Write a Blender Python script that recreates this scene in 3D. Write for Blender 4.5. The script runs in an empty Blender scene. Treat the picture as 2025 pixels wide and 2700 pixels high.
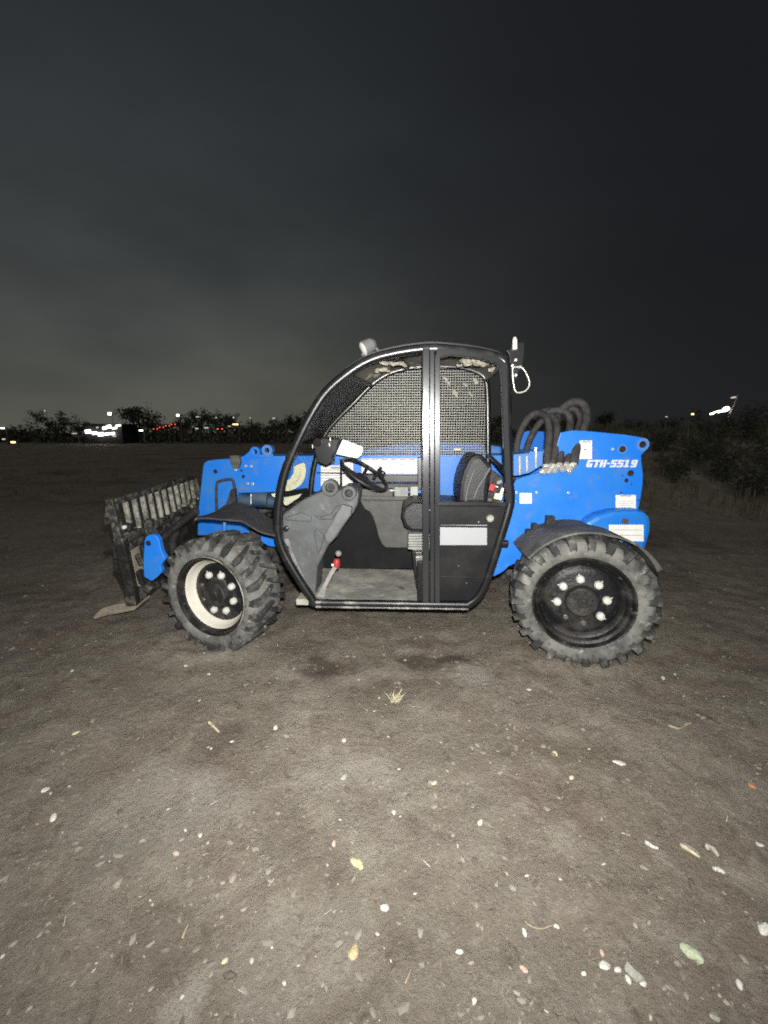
import bpy, bmesh, math, random
from mathutils import Vector, Matrix, noise as mn
R = math.radians
random.seed(7)
S = bpy.context.scene
C = S.collection

# ------------------------------------------------------------------ camera
CAM_H, F, PITCH = 1.40, 1100.0, math.atan(210 / 1100)
cam = bpy.data.cameras.new('camera'); camo = bpy.data.objects.new('camera', cam); C.objects.link(camo)
camo.location = (0, 0, CAM_H); camo.rotation_euler = (math.pi / 2 - PITCH, 0, 0)
cam.sensor_fit = 'HORIZONTAL'; cam.sensor_width = 36; cam.lens = F / 2025 * 36
cam.clip_start = 0.05; cam.clip_end = 3000
S.camera = camo

# ------------------------------------------------------------------ sky (night, town glow low on the left)
W = bpy.data.worlds.new('World'); S.world = W; W.use_nodes = True
wt = W.node_tree; wn = wt.nodes; wl = wt.links; wn.clear()
def wnode(t, **k):
    n = wn.new(t)
    for a, b in k.items(): setattr(n, a, b)
    return n
def wmath(op, a, b=None, clamp=False):
    n = wnode('ShaderNodeMath', operation=op, use_clamp=clamp)
    for i, v in enumerate((a, b)):
        if v is None: continue
        if isinstance(v, (int, float)): n.inputs[i].default_value = v
        else: wl.new(v, n.inputs[i])
    return n.outputs[0]
sky = wnode('ShaderNodeTexSky', sky_type='NISHITA', sun_disc=False, sun_elevation=R(-7), sun_rotation=R(120))
bg1 = wnode('ShaderNodeBackground'); bg1.inputs[1].default_value = 0.05; wl.new(sky.outputs[0], bg1.inputs[0])
tc = wnode('ShaderNodeTexCoord'); sep = wnode('ShaderNodeSeparateXYZ'); wl.new(tc.outputs['Generated'], sep.inputs[0])
el = wmath('MAXIMUM', sep.outputs[2], 0.0)
lowglow = wmath('POWER', 2.718, wmath('MULTIPLY', el, -2.6))
dotn = wnode('ShaderNodeVectorMath', operation='DOT_PRODUCT'); wl.new(tc.outputs['Generated'], dotn.inputs[0])
dv = Vector((-0.55, 0.83, 0.10)).normalized(); dotn.inputs[1].default_value = dv
az = wmath('POWER', wmath('MAXIMUM', dotn.outputs['Value'], 0.0), 4.0)
cl = wnode('ShaderNodeTexNoise'); cl.inputs['Scale'].default_value = 2.2; cl.inputs['Detail'].default_value = 4
mp = wnode('ShaderNodeMapping'); mp.inputs['Scale'].default_value = (1, 1, 2.4)
wl.new(tc.outputs['Generated'], mp.inputs[0]); wl.new(mp.outputs[0], cl.inputs[0])
cloud = wmath('ADD', wmath('MULTIPLY', cl.outputs['Fac'], 1.5), 0.25)
amt = wmath('MULTIPLY', wmath('MULTIPLY', wmath('ADD', wmath('MULTIPLY', lowglow, 0.75), 0.25), wmath('ADD', wmath('MULTIPLY', az, 0.9), 0.06)), cloud)
glowc = wnode('ShaderNodeMix', data_type='RGBA'); glowc.inputs['A'].default_value = (0.70, 0.86, 1.0, 1); glowc.inputs['B'].default_value = (1.0, 1.0, 0.74, 1)
wl.new(lowglow, glowc.inputs['Factor'])
dot2 = wnode('ShaderNodeVectorMath', operation='DOT_PRODUCT'); wl.new(tc.outputs['Generated'], dot2.inputs[0]); dot2.inputs[1].default_value = Vector((-0.17, 0.98, 0.07)).normalized()
town = wmath('MULTIPLY', wmath('POWER', wmath('MAXIMUM', dot2.outputs['Value'], 0.0), 26.0), wmath('POWER', 2.718, wmath('MULTIPLY', el, -7.0)))
bg4 = wnode('ShaderNodeBackground'); bg4.inputs[0].default_value = (1.0, 0.98, 0.62, 1); wl.new(wmath('MULTIPLY', wmath('MULTIPLY', town, cloud), 0.034), bg4.inputs[1])
bg2 = wnode('ShaderNodeBackground'); wl.new(glowc.outputs['Result'], bg2.inputs[0]); wl.new(wmath('MULTIPLY', amt, 0.092), bg2.inputs[1])
bg3 = wnode('ShaderNodeBackground'); bg3.inputs[0].default_value = (0.85, 0.95, 1.15, 1); bg3.inputs[1].default_value = 0.0105
ad = wnode('ShaderNodeAddShader'); ad2 = wnode('ShaderNodeAddShader'); out = wnode('ShaderNodeOutputWorld')
wl.new(bg1.outputs[0], ad.inputs[0]); wl.new(bg2.outputs[0], ad.inputs[1]); wl.new(ad.outputs[0], ad2.inputs[0]); wl.new(bg3.outputs[0], ad2.inputs[1])
ad3 = wnode('ShaderNodeAddShader'); wl.new(ad2.outputs[0], ad3.inputs[0]); wl.new(bg4.outputs[0], ad3.inputs[1]); wl.new(ad3.outputs[0], out.inputs[0])

# ------------------------------------------------------------------ lights: added fill sun that lifts the blacks, and the photographer's phone lamp
sun = bpy.data.lights.new('fill_sun', 'SUN'); sun.energy = 0.38; sun.angle = R(50); sun.color = (1, 0.96, 0.9)
so = bpy.data.objects.new('fill_sun', sun); C.objects.link(so); so.rotation_euler = (R(42), 0, R(-8))
fl = bpy.data.lights.new('phone_lamp', 'SPOT'); fl.energy = 600; fl.spot_size = R(160); fl.spot_blend = 1.0
fl.shadow_soft_size = 0.025; fl.color = (1.0, 0.985, 0.945)
flo = bpy.data.objects.new('phone_lamp', fl); C.objects.link(flo); flo.location = (0.03, 0.0, CAM_H + 0.10)
flo.rotation_euler = (math.pi / 2 - PITCH + R(6), 0, 0)

S.view_settings.view_transform = 'Standard'; S.view_settings.look = 'None'
S.view_settings.exposure = 0; S.view_settings.gamma = 1; S.view_settings.use_curve_mapping = False
S.render.engine = 'CYCLES'; S.cycles.use_denoising = False; S.cycles.filter_width = 1.8; S.cycles.max_bounces = 6; S.cycles.transparent_max_bounces = 16

# ------------------------------------------------------------------ pixel -> place helpers (photo measured at 2025 x 2700)
cp, sp = math.cos(PITCH), math.sin(PITCH)
def ray(px, py):
    x = (px - 1012.5) / F; y = -(py - 1350) / F
    return Vector((x, cp + y * sp, -sp + y * cp))
def ground_at(px, py, z=0.0):
    d = ray(px, py); t = (z - CAM_H) / d.z
    return Vector((d.x * t, d.y * t, z))
def far(px, py, D):
    d = ray(px, py); t = D / d.y
    return Vector((d.x * t, D, CAM_H + d.z * t))
YAW = R(3.2)
UX = Vector((math.cos(YAW), -math.sin(YAW), 0)); VX = Vector((math.sin(YAW), math.cos(YAW), 0))
WR = 0.412
_d = ray(1539, 1589); _t = (WR - CAM_H) / _d.z
ORG = Vector((_d.x * _t, _d.y * _t, 0))
def at(px, py, v):
    d = ray(px, py); c = Vector((0, 0, CAM_H)) - ORG
    t = (v - c.dot(VX)) / d.dot(VX)
    p = c + d * t
    return Vector((p.dot(UX), v, p.z))
ZONES = {1: (240, 1130, .33755), 2: (700, 860, .45208), 3: (1280, 1030, .34819), 11: (500, 1160, .217), 4: (1320, 1040, .25316), 5: (800, 1140, .20494),
         6: (720, 1280, .24111), 7: (1080, 1180, .18987), 8: (880, 870, .3255), 9: (230, 1230, .19443), 0: (0, 0, 1)}
def Z(z, pts):
    ox, oy, s = ZONES[z]
    return [(ox + x * s, oy + y * s) for x, y in pts]
def PT(z, pts, v): return [at(x, y, v) for x, y in Z(z, pts)]

# ------------------------------------------------------------------ materials
MATS = {}
def mat(name, col, rough=0.5, metal=0.0, col2=None, scale=8.0, lo=0.4, hi=0.65, bump=0.0, bscale=60.0, spec=0.5, coat=0.0, col3=None, scale3=40.0, lo3=0.58, hi3=0.66, rough2=None):
    if name in MATS: return MATS[name]
    m = bpy.data.materials.new(name); m.use_nodes = True; nt = m.node_tree; n = nt.nodes; l = nt.links
    b = n['Principled BSDF']; b.inputs['Base Color'].default_value = (*col, 1); b.inputs['Roughness'].default_value = rough
    b.inputs['Metallic'].default_value = metal; b.inputs['Specular IOR Level'].default_value = spec; b.inputs['Coat Weight'].default_value = coat
    tcn = n.new('ShaderNodeTexCoord')
    def layer(prev, c, sc, lo_, hi_, det=6):
        t = n.new('ShaderNodeTexNoise'); t.inputs['Scale'].default_value = sc; t.inputs['Detail'].default_value = det; t.inputs['Roughness'].default_value = 0.62
        l.new(tcn.outputs['Object'], t.inputs[0])
        r = n.new('ShaderNodeMapRange'); r.inputs[1].default_value = lo_; r.inputs[2].default_value = hi_; l.new(t.outputs['Fac'], r.inputs[0])
        x = n.new('ShaderNodeMix'); x.data_type = 'RGBA'; l.new(r.outputs[0], x.inputs['Factor'])
        if prev is None: x.inputs['A'].default_value = (*col, 1)
        else: l.new(prev, x.inputs['A'])
        x.inputs['B'].default_value = (*c, 1)
        return x.outputs['Result'], r.outputs[0]
    prev = None
    if col2:
        prev, fac = layer(prev, col2, scale, lo, hi)
        if rough2 is not None:
            rr = n.new('ShaderNodeMapRange'); rr.inputs[3].default_value = rough; rr.inputs[4].default_value = rough2
            l.new(fac, rr.inputs[0]); l.new(rr.outputs[0], b.inputs['Roughness'])
    if col3: prev, _ = layer(prev, col3, scale3, lo3, hi3, 3)
    if prev: l.new(prev, b.inputs['Base Color'])
    if bump:
        t = n.new('ShaderNodeTexNoise'); t.inputs['Scale'].default_value = bscale; t.inputs['Detail'].default_value = 5
        l.new(tcn.outputs['Object'], t.inputs[0])
        bp = n.new('ShaderNodeBump'); bp.inputs['Strength'].default_value = bump; bp.inputs['Distance'].default_value = 0.02
        l.new(t.outputs['Fac'], bp.inputs['Height']); l.new(bp.outputs[0], b.inputs['Normal'])
    MATS[name] = m
    return m
def emit(name, col, s):
    if name in MATS: return MATS[name]
    m = bpy.data.materials.new(name); m.use_nodes = True; n = m.node_tree.nodes
    b = n['Principled BSDF']; b.inputs['Base Color'].default_value = (*col, 1); b.inputs['Emission Color'].default_value = (*col, 1); b.inputs['Emission Strength'].default_value = s
    MATS[name] = m; return m
BLUE = mat('blue_paint', (0.010, 0.175, 0.70), 0.42, 0, (0.035, 0.20, 0.58), 4, .42, .72, coat=0.12, col3=(0.11, 0.19, 0.34), scale3=11, lo3=.56, hi3=.80)
BLUED = mat('blue_paint_dusty', (0.05, 0.20, 0.58), 0.6, 0, (0.12, 0.20, 0.36), 7, .42, .75)
BLACK = mat('black_paint', (0.012, 0.012, 0.014), 0.30, 0, (0.03, 0.03, 0.03), 14, .5, .75, spec=0.6, coat=0.3)
POST = mat('satin_post_enamel', (0.05, 0.052, 0.055), 0.19, 0.45, (0.04, 0.04, 0.04), 9, .52, .8, spec=0.9)
FRAME = mat('black_frame_enamel', (0.009, 0.009, 0.010), 0.30, 0, (0.04, 0.04, 0.038), 9, .52, .8, spec=0.6, coat=0.0)
DOORM = mat('black_door_sheet', (0.010, 0.010, 0.011), 0.50, 0, (0.026, 0.025, 0.023), 5, .45, .8, bump=.05, bscale=30, spec=.18)
RUBBER = mat('dusty_rubber', (0.075, 0.075, 0.07), 0.88, 0, (0.20, 0.196, 0.178), 6, .36, .60, bump=.35, bscale=45, spec=.25, col3=(0.29, 0.28, 0.25), scale3=16, lo3=.58, hi3=.72)
LUG = mat('rubber_lug', (0.032, 0.033, 0.033), 0.8, 0, (0.13, 0.128, 0.116), 11, .46, .66, bump=.3, bscale=60, spec=.3, col3=(.26, .25, .22), scale3=22, lo3=.62, hi3=.72)
RIM = mat('black_wheel_paint', (0.009, 0.009, 0.010), 0.45, 0, (0.06, 0.055, 0.05), 8, .48, .74, bump=.15, spec=.35, col3=(.13, .12, .10), scale3=20, lo3=.64, hi3=.74)
DUSTRIM = mat('dust_coated_rim', (0.58, 0.55, 0.47), 0.8, 0, (0.66, 0.63, 0.55), 6, .4, .6, bump=.1)
NUTW = mat('white_nut_cap', (0.60, 0.60, 0.55), 0.5, 0, (0.42, 0.40, 0.34), 40, .45, .7)
STEEL = mat('worn_steel', (0.30, 0.29, 0.27), 0.42, 0.75, (0.18, 0.16, 0.14), 18, .45, .65, bump=.15)
SILVER = mat('zinc_fitting', (0.72, 0.72, 0.66), 0.35, 0.55, (0.45, 0.43, 0.38), 60, .45, .65)
GREY = mat('grey_cab_plastic', (0.098, 0.106, 0.110), 0.6, 0, (0.062, 0.064, 0.062), 5, .42, .68, bump=.12, bscale=40, col3=(0.16, 0.16, 0.15), scale3=18, lo3=.60, hi3=.75)
GREYD = mat('grey_dash_plastic', (0.068, 0.068, 0.064), 0.6, 0, (0.105, 0.102, 0.092), 12, .4, .7, bump=.1)
FLOORM = mat('dusty_floor_mat', (0.20, 0.192, 0.175), 0.85, 0, (0.42, 0.40, 0.35), 5, .42, .64, bump=.3, bscale=25, col3=(0.07, 0.068, 0.065), scale3=9, lo3=.6, hi3=.72)
DARK = mat('dark_grimy_steel', (0.022, 0.021, 0.020), 0.6, 0.2, (0.07, 0.064, 0.054), 13, .48, .68, bump=.3, bscale=50)
MUDDY = mat('muddy_black_steel', (0.030, 0.029, 0.026), 0.6, 0.1, (0.16, 0.15, 0.125), 17, .46, .62, bump=.5, bscale=60, col3=(0.40, 0.38, 0.31), scale3=24, lo3=.64, hi3=.72)
RUSTY = mat('worn_fork_steel', (0.22, 0.19, 0.15), 0.7, 0.0, (0.34, 0.29, 0.22), 15, .4, .65, bump=.25)
HOSE = mat('black_hose_sleeve', (0.028, 0.026, 0.026), 0.75, 0, (0.055, 0.05, 0.048), 30, .4, .6, bump=.4, bscale=160)
VINYL = mat('black_vinyl', (0.014, 0.014, 0.016), 0.45, 0, (0.03, 0.03, 0.03), 20, .5, .7, bump=.12, bscale=120)
PIPE = mat('grey_piping', (0.12, 0.12, 0.12), 0.6)
WHITE = mat('white_sticker', (0.74, 0.74, 0.70), 0.5, 0, (0.62, 0.60, 0.54), 22, .5, .75)
PLATE = mat('pale_grey_sticker', (0.33, 0.338, 0.35), 0.5)
CREAM = mat('cream_decal', (0.78, 0.74, 0.56), 0.55, 0, (0.45, 0.45, 0.42), 30, .56, .66)
YCREAM = mat('cream_yellow_decal', (0.80, 0.74, 0.46), 0.55, 0, (0.62, 0.62, 0.55), 26, .5, .65)
RED = mat('red_plastic', (0.36, 0.03, 0.028), 0.5)
REDINK = mat('red_ink', (0.45, 0.12, 0.08), 0.6)
GREYINK = mat('grey_ink', (0.30, 0.30, 0.29), 0.6)
BELLOWS = mat('grey_bellows', (0.34, 0.34, 0.31), 0.7, 0, (0.2, 0.2, 0.19), 20, .4, .7)
WIRE = mat('galvanised_wire', (0.25, 0.245, 0.215), 0.5, 0.35)
LINER = mat('dusty_headliner', (0.12, 0.112, 0.095), 0.85, 0, (0.26, 0.24, 0.20), 6, .4, .7, bump=.25, bscale=20, col3=(0.60, 0.56, 0.46), scale3=7, lo3=.56, hi3=.64)
FENDER = mat('grey_fender_plastic', (0.115, 0.112, 0.105), 0.8, 0, (0.06, 0.058, 0.055), 5, .42, .62, bump=.25, col3=(0.22, 0.205, 0.18), scale3=9, lo3=.55, hi3=.68, spec=.25)
LAMPG = mat('lamp_housing', (0.20, 0.20, 0.20), 0.45)
LENS = mat('lamp_lens', (0.75, 0.75, 0.72), 0.15)

def glass_mat():
    m = bpy.data.materials.new('dusty_tinted_glazing'); m.use_nodes = True; nt = m.node_tree; n = nt.nodes; l = nt.links
    b = n['Principled BSDF']; b.inputs['Base Color'].default_value = (0.035, 0.035, 0.033, 1); b.inputs['Roughness'].default_value = 0.35
    tr = n.new('ShaderNodeBsdfTransparent'); tr.inputs[0].default_value = (0.8, 0.82, 0.8, 1); mx = n.new('ShaderNodeMixShader')
    t = n.new('ShaderNodeTexNoise'); t.inputs['Scale'].default_value = 5
    r = n.new('ShaderNodeMapRange'); r.inputs[3].default_value = .40; r.inputs[4].default_value = .75; l.new(t.outputs['Fac'], r.inputs[0])
    l.new(r.outputs[0], mx.inputs[0]); l.new(tr.outputs[0], mx.inputs[1]); l.new(b.outputs[0], mx.inputs[2]); l.new(mx.outputs[0], n['Material Output'].inputs[0])
    return m
GLASS = glass_mat()

# ------------------------------------------------------------------ mesh helpers
def link(name, me, m=None, parent=None, bevel=0.0, smooth=False, seg=2):
    o = bpy.data.objects.new(name, me); C.objects.link(o)
    if m:
        for q in (m if isinstance(m, (list, tuple)) else [m]): me.materials.append(q)
    if parent: o.parent = parent
    if bevel:
        b = o.modifiers.new('bevel', 'BEVEL'); b.width = bevel; b.segments = seg; b.limit_method = 'ANGLE'; b.angle_limit = R(40)
    if smooth: me.shade_smooth() if hasattr(me, 'shade_smooth') else None
    return o
def mesh_of(bm, name='m', recalc=True):
    if recalc: bmesh.ops.recalc_face_normals(bm, faces=bm.faces[:])
    me = bpy.data.meshes.new(name); bm.to_mesh(me); bm.free(); return me
def add_prism(bm, pts, off):
    off = Vector(off)
    a = [bm.verts.new(p) for p in pts]; b = [bm.verts.new(Vector(p) + off) for p in pts]
    n = len(pts); bm.faces.new(a); bm.faces.new(b[::-1])
    for i in range(n): bm.faces.new((a[i], b[i], b[(i + 1) % n], a[(i + 1) % n]))
def add_box(bm, c, s, rot=None):
    M = Matrix.Translation(c) @ (rot.to_4x4() if rot else Matrix()) @ Matrix.Diagonal((*s, 1))
    bmesh.ops.create_cube(bm, size=1, matrix=M)
def frames(pts, closed=False):
    n = len(pts); T = []
    for i in range(n):
        a = pts[(i - 1) % n] if (closed or i > 0) else pts[i]; b = pts[(i + 1) % n] if (closed or i < n - 1) else pts[i]
        T.append((b - a).normalized())
    return T
def add_tube(bm, pts, r, seg=8, closed=False, caps=True, prof=None, ref=None):
    pts = [Vector(p) for p in pts]; T = frames(pts, closed); n = len(pts); rings = []
    if ref is None:
        nrm = T[0].orthogonal().normalized()
    for i in range(n):
        t = T[i]
        if ref is not None:
            x = Vector(ref) - t * t.dot(Vector(ref)); x.normalize()
        else:
            nrm = (nrm - t * nrm.dot(t)).normalized(); x = nrm
        y = t.cross(x); rr = r[i] if isinstance(r, (list, tuple)) else r
        ring = []
        if prof:
            k = 1.0
            if 0 < i < n - 1 or closed:
                d = (pts[i] - pts[i - 1]).normalized().dot(t); k = 1 / max(d, .6)
            for (a, b) in prof: ring.append(bm.verts.new(pts[i] + x * a + y * b * k))
        else:
            for j in range(seg):
                a = 2 * math.pi * j / seg; ring.append(bm.verts.new(pts[i] + (x * math.cos(a) + y * math.sin(a)) * rr))
        rings.append(ring)
    m = len(rings[0])
    for i in range(n if closed else n - 1):
        A, B = rings[i], rings[(i + 1) % n]
        for j in range(m): bm.faces.new((A[j], A[(j + 1) % m], B[(j + 1) % m], B[j]))
    if caps and not closed: bm.faces.new(rings[0][::-1]); bm.faces.new(rings[-1])
def smooth_path(pts, n=6):
    pts = [Vector(p) for p in pts]; out = []
    for i in range(len(pts) - 1):
        p0 = pts[max(i - 1, 0)]; p1 = pts[i]; p2 = pts[i + 1]; p3 = pts[min(i + 2, len(pts) - 1)]
        for k in range(n):
            t = k / n
            out.append(.5 * ((2 * p1) + (p2 - p0) * t + (2 * p0 - 5 * p1 + 4 * p2 - p3) * t * t + (3 * p1 - p0 - 3 * p2 + p3) * t ** 3))
    out.append(pts[-1]); return out
def add_lathe(bm, prof, axis='Y', seg=48, M=None, cap_ends=False):
    rings = []
    for (y, r) in prof:
        ring = []
        for j in range(seg):
            a = 2 * math.pi * j / seg
            p = Vector((r * math.cos(a), y, r * math.sin(a)))
            ring.append(bm.verts.new(M @ p if M else p))
        rings.append(ring)
    for A, B in zip(rings, rings[1:]):
        for j in range(seg): bm.faces.new((A[j], A[(j + 1) % seg], B[(j + 1) % seg], B[j]))
    if cap_ends: bm.faces.new(rings[0][::-1]); bm.faces.new(rings[-1])
def add_cyl(bm, a, b, r, seg=16, r2=None):
    add_tube(bm, [Vector(a), Vector(b)], [r, r if r2 is None else r2], seg)
def part(name, m, parent, fn, bevel=0.0, smooth=False, label=None):
    bm = bmesh.new(); fn(bm); me = mesh_of(bm, name)
    if smooth:
        for p in me.polygons: p.use_smooth = True
    o = link(name, me, m, parent, bevel)
    if label: o['label'] = label
    return o
def prism_part(name, m, parent, z, pts, v0, v1, bevel=0.004, label=None):
    P = PT(z, pts, v0)
    return part(name, m, parent, lambda bm: add_prism(bm, P, (0, v1 - v0, 0)), bevel, label=label)
def tag(o, label, cat, group=None):
    o['label'] = label; o['category'] = cat
    if group: o['group'] = group
    return o
def auto_smooth(o, ang=35):
    me = o.data
    for p in me.polygons: p.use_smooth = True
    try: me.set_sharp_from_angle(angle=R(ang))
    except Exception: pass
    return o

# ------------------------------------------------------------------ ground
WHEELS = []
for _px, _py, _v in ((1539, 1589, .15), (540, 1572, .17)):
    _q = at(_px, _py, _v); _q = ORG + UX * _q.x + VX * _q.y; WHEELS.append((_q.x, _q.y))
def rough_h(x, y):
    d = math.hypot(x, y)
    h = 0.020 * mn.noise((x * .9, y * .9, 1.3)) + 0.012 * mn.noise((x * 3.1, y * 3.1, 4.7))
    if d < 9: h += 0.012 * mn.noise((x * 7, y * 7, 9.1)) + 0.008 * abs(mn.noise((x * 15, y * 15, 2.2))) + 0.006 * mn.noise((x * 33, y * 33, 6.2))
    # bank of spoil rising beyond the machine on the right, gentle on the far left
    k = max(0.0, min(1.0, (y - 6.0) / 5.0)); k = k * k * (3 - 2 * k)
    q = max(0.0, min(1.0, (x - 0.5) / 7.0)); q = q * q * (3 - 2 * q)
    fall = 1.0 if y < 16 else max(0.0, 1 - (y - 16) / 14)
    h += k * q * fall * (1.35 + 0.35 * mn.noise((x * .35, y * .35, 8.8)))
    h += 0.10 * k * mn.noise((x * .5, y * .5, 3.3))
    for (wx, wy) in WHEELS:   # soil pushed up round the tyres
        dx, dy = x - wx, y - wy
        if abs(dx) < .8 and abs(dy) < .8:
            e = math.hypot(dx * .9, dy * 1.5); h += .026 * math.exp(-((e - .27) / .085) ** 2) * (.75 + .6 * mn.noise((x * 9, y * 9, 1)))
    if y > 40: h += 0.35 * mn.noise((x * .02, y * .02, .5))
    return h
def axis_lines(lo, hi, step, out_lo, out_hi, g):
    a = [lo + i * step for i in range(int((hi - lo) / step) + 1)]
    s = step; x = lo; L = []
    while x > out_lo: s *= g; x -= s; L.append(x)
    s = step; x = a[-1]; H = []
    while x < out_hi: s *= g; x += s; H.append(x)
    return L[::-1] + a + H
gx = axis_lines(-3.4, 3.4, .032, -900, 900, 1.13); gy = axis_lines(0.2, 4.6, .032, -60, 1500, 1.11)
gv = [(x, y, rough_h(x, y)) for y in gy for x in gx]; nx = len(gx)
gf = [(j * nx + i, j * nx + i + 1, (j + 1) * nx + i + 1, (j + 1) * nx + i) for j in range(len(gy) - 1) for i in range(nx - 1)]
gm = bpy.data.meshes.new('ground'); gm.from_pydata(gv, [], gf); gm.update()
for p in gm.polygons: p.use_smooth = True
def ground_mat():
    m = bpy.data.materials.new('packed_dirt'); m.use_nodes = True; nt = m.node_tree; n = nt.nodes; l = nt.links
    b = n['Principled BSDF']; b.inputs['Roughness'].default_value = 0.93; b.inputs['Specular IOR Level'].default_value = .2
    g = n.new('ShaderNodeNewGeometry')
    def noi(s, d=6, r=.6, dist=0.0):
        t = n.new('ShaderNodeTexNoise'); t.inputs['Scale'].default_value = s; t.inputs['Detail'].default_value = d; t.inputs['Roughness'].default_value = r; t.inputs['Distortion'].default_value = dist
        l.new(g.outputs['Position'], t.inputs[0]); return t.outputs['Fac']
    def rng(x, a, c):
        q = n.new('ShaderNodeMapRange'); q.inputs[1].default_value = a; q.inputs[2].default_value = c; l.new(x, q.inputs[0]); return q.outputs[0]
    def mix(f, A, B):
        x = n.new('ShaderNodeMix'); x.data_type = 'RGBA'; l.new(f, x.inputs['Factor'])
        for k, v in (('A', A), ('B', B)):
            if isinstance(v, tuple): x.inputs[k].default_value = (*v, 1)
            else: l.new(v, x.inputs[k])
        return x.outputs['Result']
    c = mix(rng(noi(1.1, 7, .62, .6), .36, .64), (0.187, 0.158, 0.125), (0.246, 0.221, 0.181))
    c = mix(rng(noi(2.3, 5, .6, .4), .52, .72), c, (0.181, 0.139, 0.113))
    c = mix(rng(noi(.8, 6, .65, .9), .56, .74), c, (0.129, 0.110, 0.084))
    c = mix(rng(noi(1.7, 8, .7, 1.2), .60, .74), c, (0.328, 0.301, 0.251))
    c = mix(rng(noi(6, 7, .72, .5), .52, .68), c, (0.290, 0.264, 0.217))
    c = mix(rng(noi(9, 7, .72, .7), .54, .70), c, (0.122, 0.101, 0.078))
    c = mix(rng(noi(16, 6, .72), .55, .72), c, (0.284, 0.256, 0.212))
    c = mix(rng(noi(48, 5, .75), .56, .74), c, (0.349, 0.317, 0.261))
    c = mix(rng(noi(70, 4, .7), .58, .76), c, (0.120, 0.101, 0.081))
    c = mix(rng(noi(.55, 5, .6, .8), .50, .68), c, (0.107, 0.087, 0.066))
    c = mix(rng(noi(.9, 7, .68, 1.0), .57, .70), c, (0.295, 0.269, 0.224))
    dst = n.new('ShaderNodeTexNoise'); dst.inputs['Scale'].default_value = 5; dst.inputs['Detail'].default_value = 5; l.new(g.outputs['Position'], dst.inputs[0])
    wob = n.new('ShaderNodeVectorMath'); wob.operation = 'MULTIPLY_ADD'; wob.inputs[1].default_value = (.34, .34, 0); l.new(dst.outputs['Color'], wob.inputs[0]); l.new(g.outputs['Position'], wob.inputs[2])
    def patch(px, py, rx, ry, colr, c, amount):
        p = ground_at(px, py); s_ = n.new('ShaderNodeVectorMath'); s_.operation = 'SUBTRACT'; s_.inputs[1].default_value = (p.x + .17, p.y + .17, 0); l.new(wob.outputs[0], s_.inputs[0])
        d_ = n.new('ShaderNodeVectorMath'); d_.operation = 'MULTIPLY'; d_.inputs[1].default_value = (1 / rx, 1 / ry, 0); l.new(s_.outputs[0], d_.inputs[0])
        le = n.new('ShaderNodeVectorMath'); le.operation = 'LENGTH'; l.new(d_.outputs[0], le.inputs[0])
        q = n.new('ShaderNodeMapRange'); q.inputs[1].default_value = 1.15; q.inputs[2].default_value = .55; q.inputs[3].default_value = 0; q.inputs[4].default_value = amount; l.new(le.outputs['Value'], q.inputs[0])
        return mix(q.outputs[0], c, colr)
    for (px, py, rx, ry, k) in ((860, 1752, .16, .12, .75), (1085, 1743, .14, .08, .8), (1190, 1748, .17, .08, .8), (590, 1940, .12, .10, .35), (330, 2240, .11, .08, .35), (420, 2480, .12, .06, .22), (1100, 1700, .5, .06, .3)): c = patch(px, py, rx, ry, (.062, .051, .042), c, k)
    for (px, py, rx, ry, k) in ((430, 2130, .36, .22, .38), (930, 2040, .25, .10, .35), (480, 2640, .06, .09, .6), (800, 2500, .22, .16, .22), (1250, 1790, .16, .07, .45), (1010, 1780, .3, .06, .3)): c = patch(px, py, rx, ry, (.34, .325, .285), c, k)
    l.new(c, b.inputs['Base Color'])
    bp = n.new('ShaderNodeBump'); bp.inputs['Strength'].default_value = .85; bp.inputs['Distance'].default_value = .02; l.new(noi(30, 8, .72), bp.inputs['Height'])
    bp2 = n.new('ShaderNodeBump'); bp2.inputs['Strength'].default_value = .5; bp2.inputs['Distance'].default_value = .006; l.new(noi(130, 5, .7), bp2.inputs['Height']); l.new(bp.outputs[0], bp2.inputs['Normal'])
    l.new(bp2.outputs[0], b.inputs['Normal'])
    return m
gro = link('ground', gm, ground_mat()); gro['kind'] = 'structure'
def on_ground(px, py):
    p = ground_at(px, py); p.z = rough_h(p.x, p.y); return p

# ------------------------------------------------------------------ telehandler
TH = bpy.data.objects.new('telehandler', None); C.objects.link(TH)
TH.location = ORG; TH.rotation_euler = (0, 0, -YAW)
tag(TH, 'blue compact telehandler with black open cab parked on dirt at night', 'telehandler')
def local(p): return Vector(((p - ORG).dot(UX), (p - ORG).dot(VX), p.z))

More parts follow.
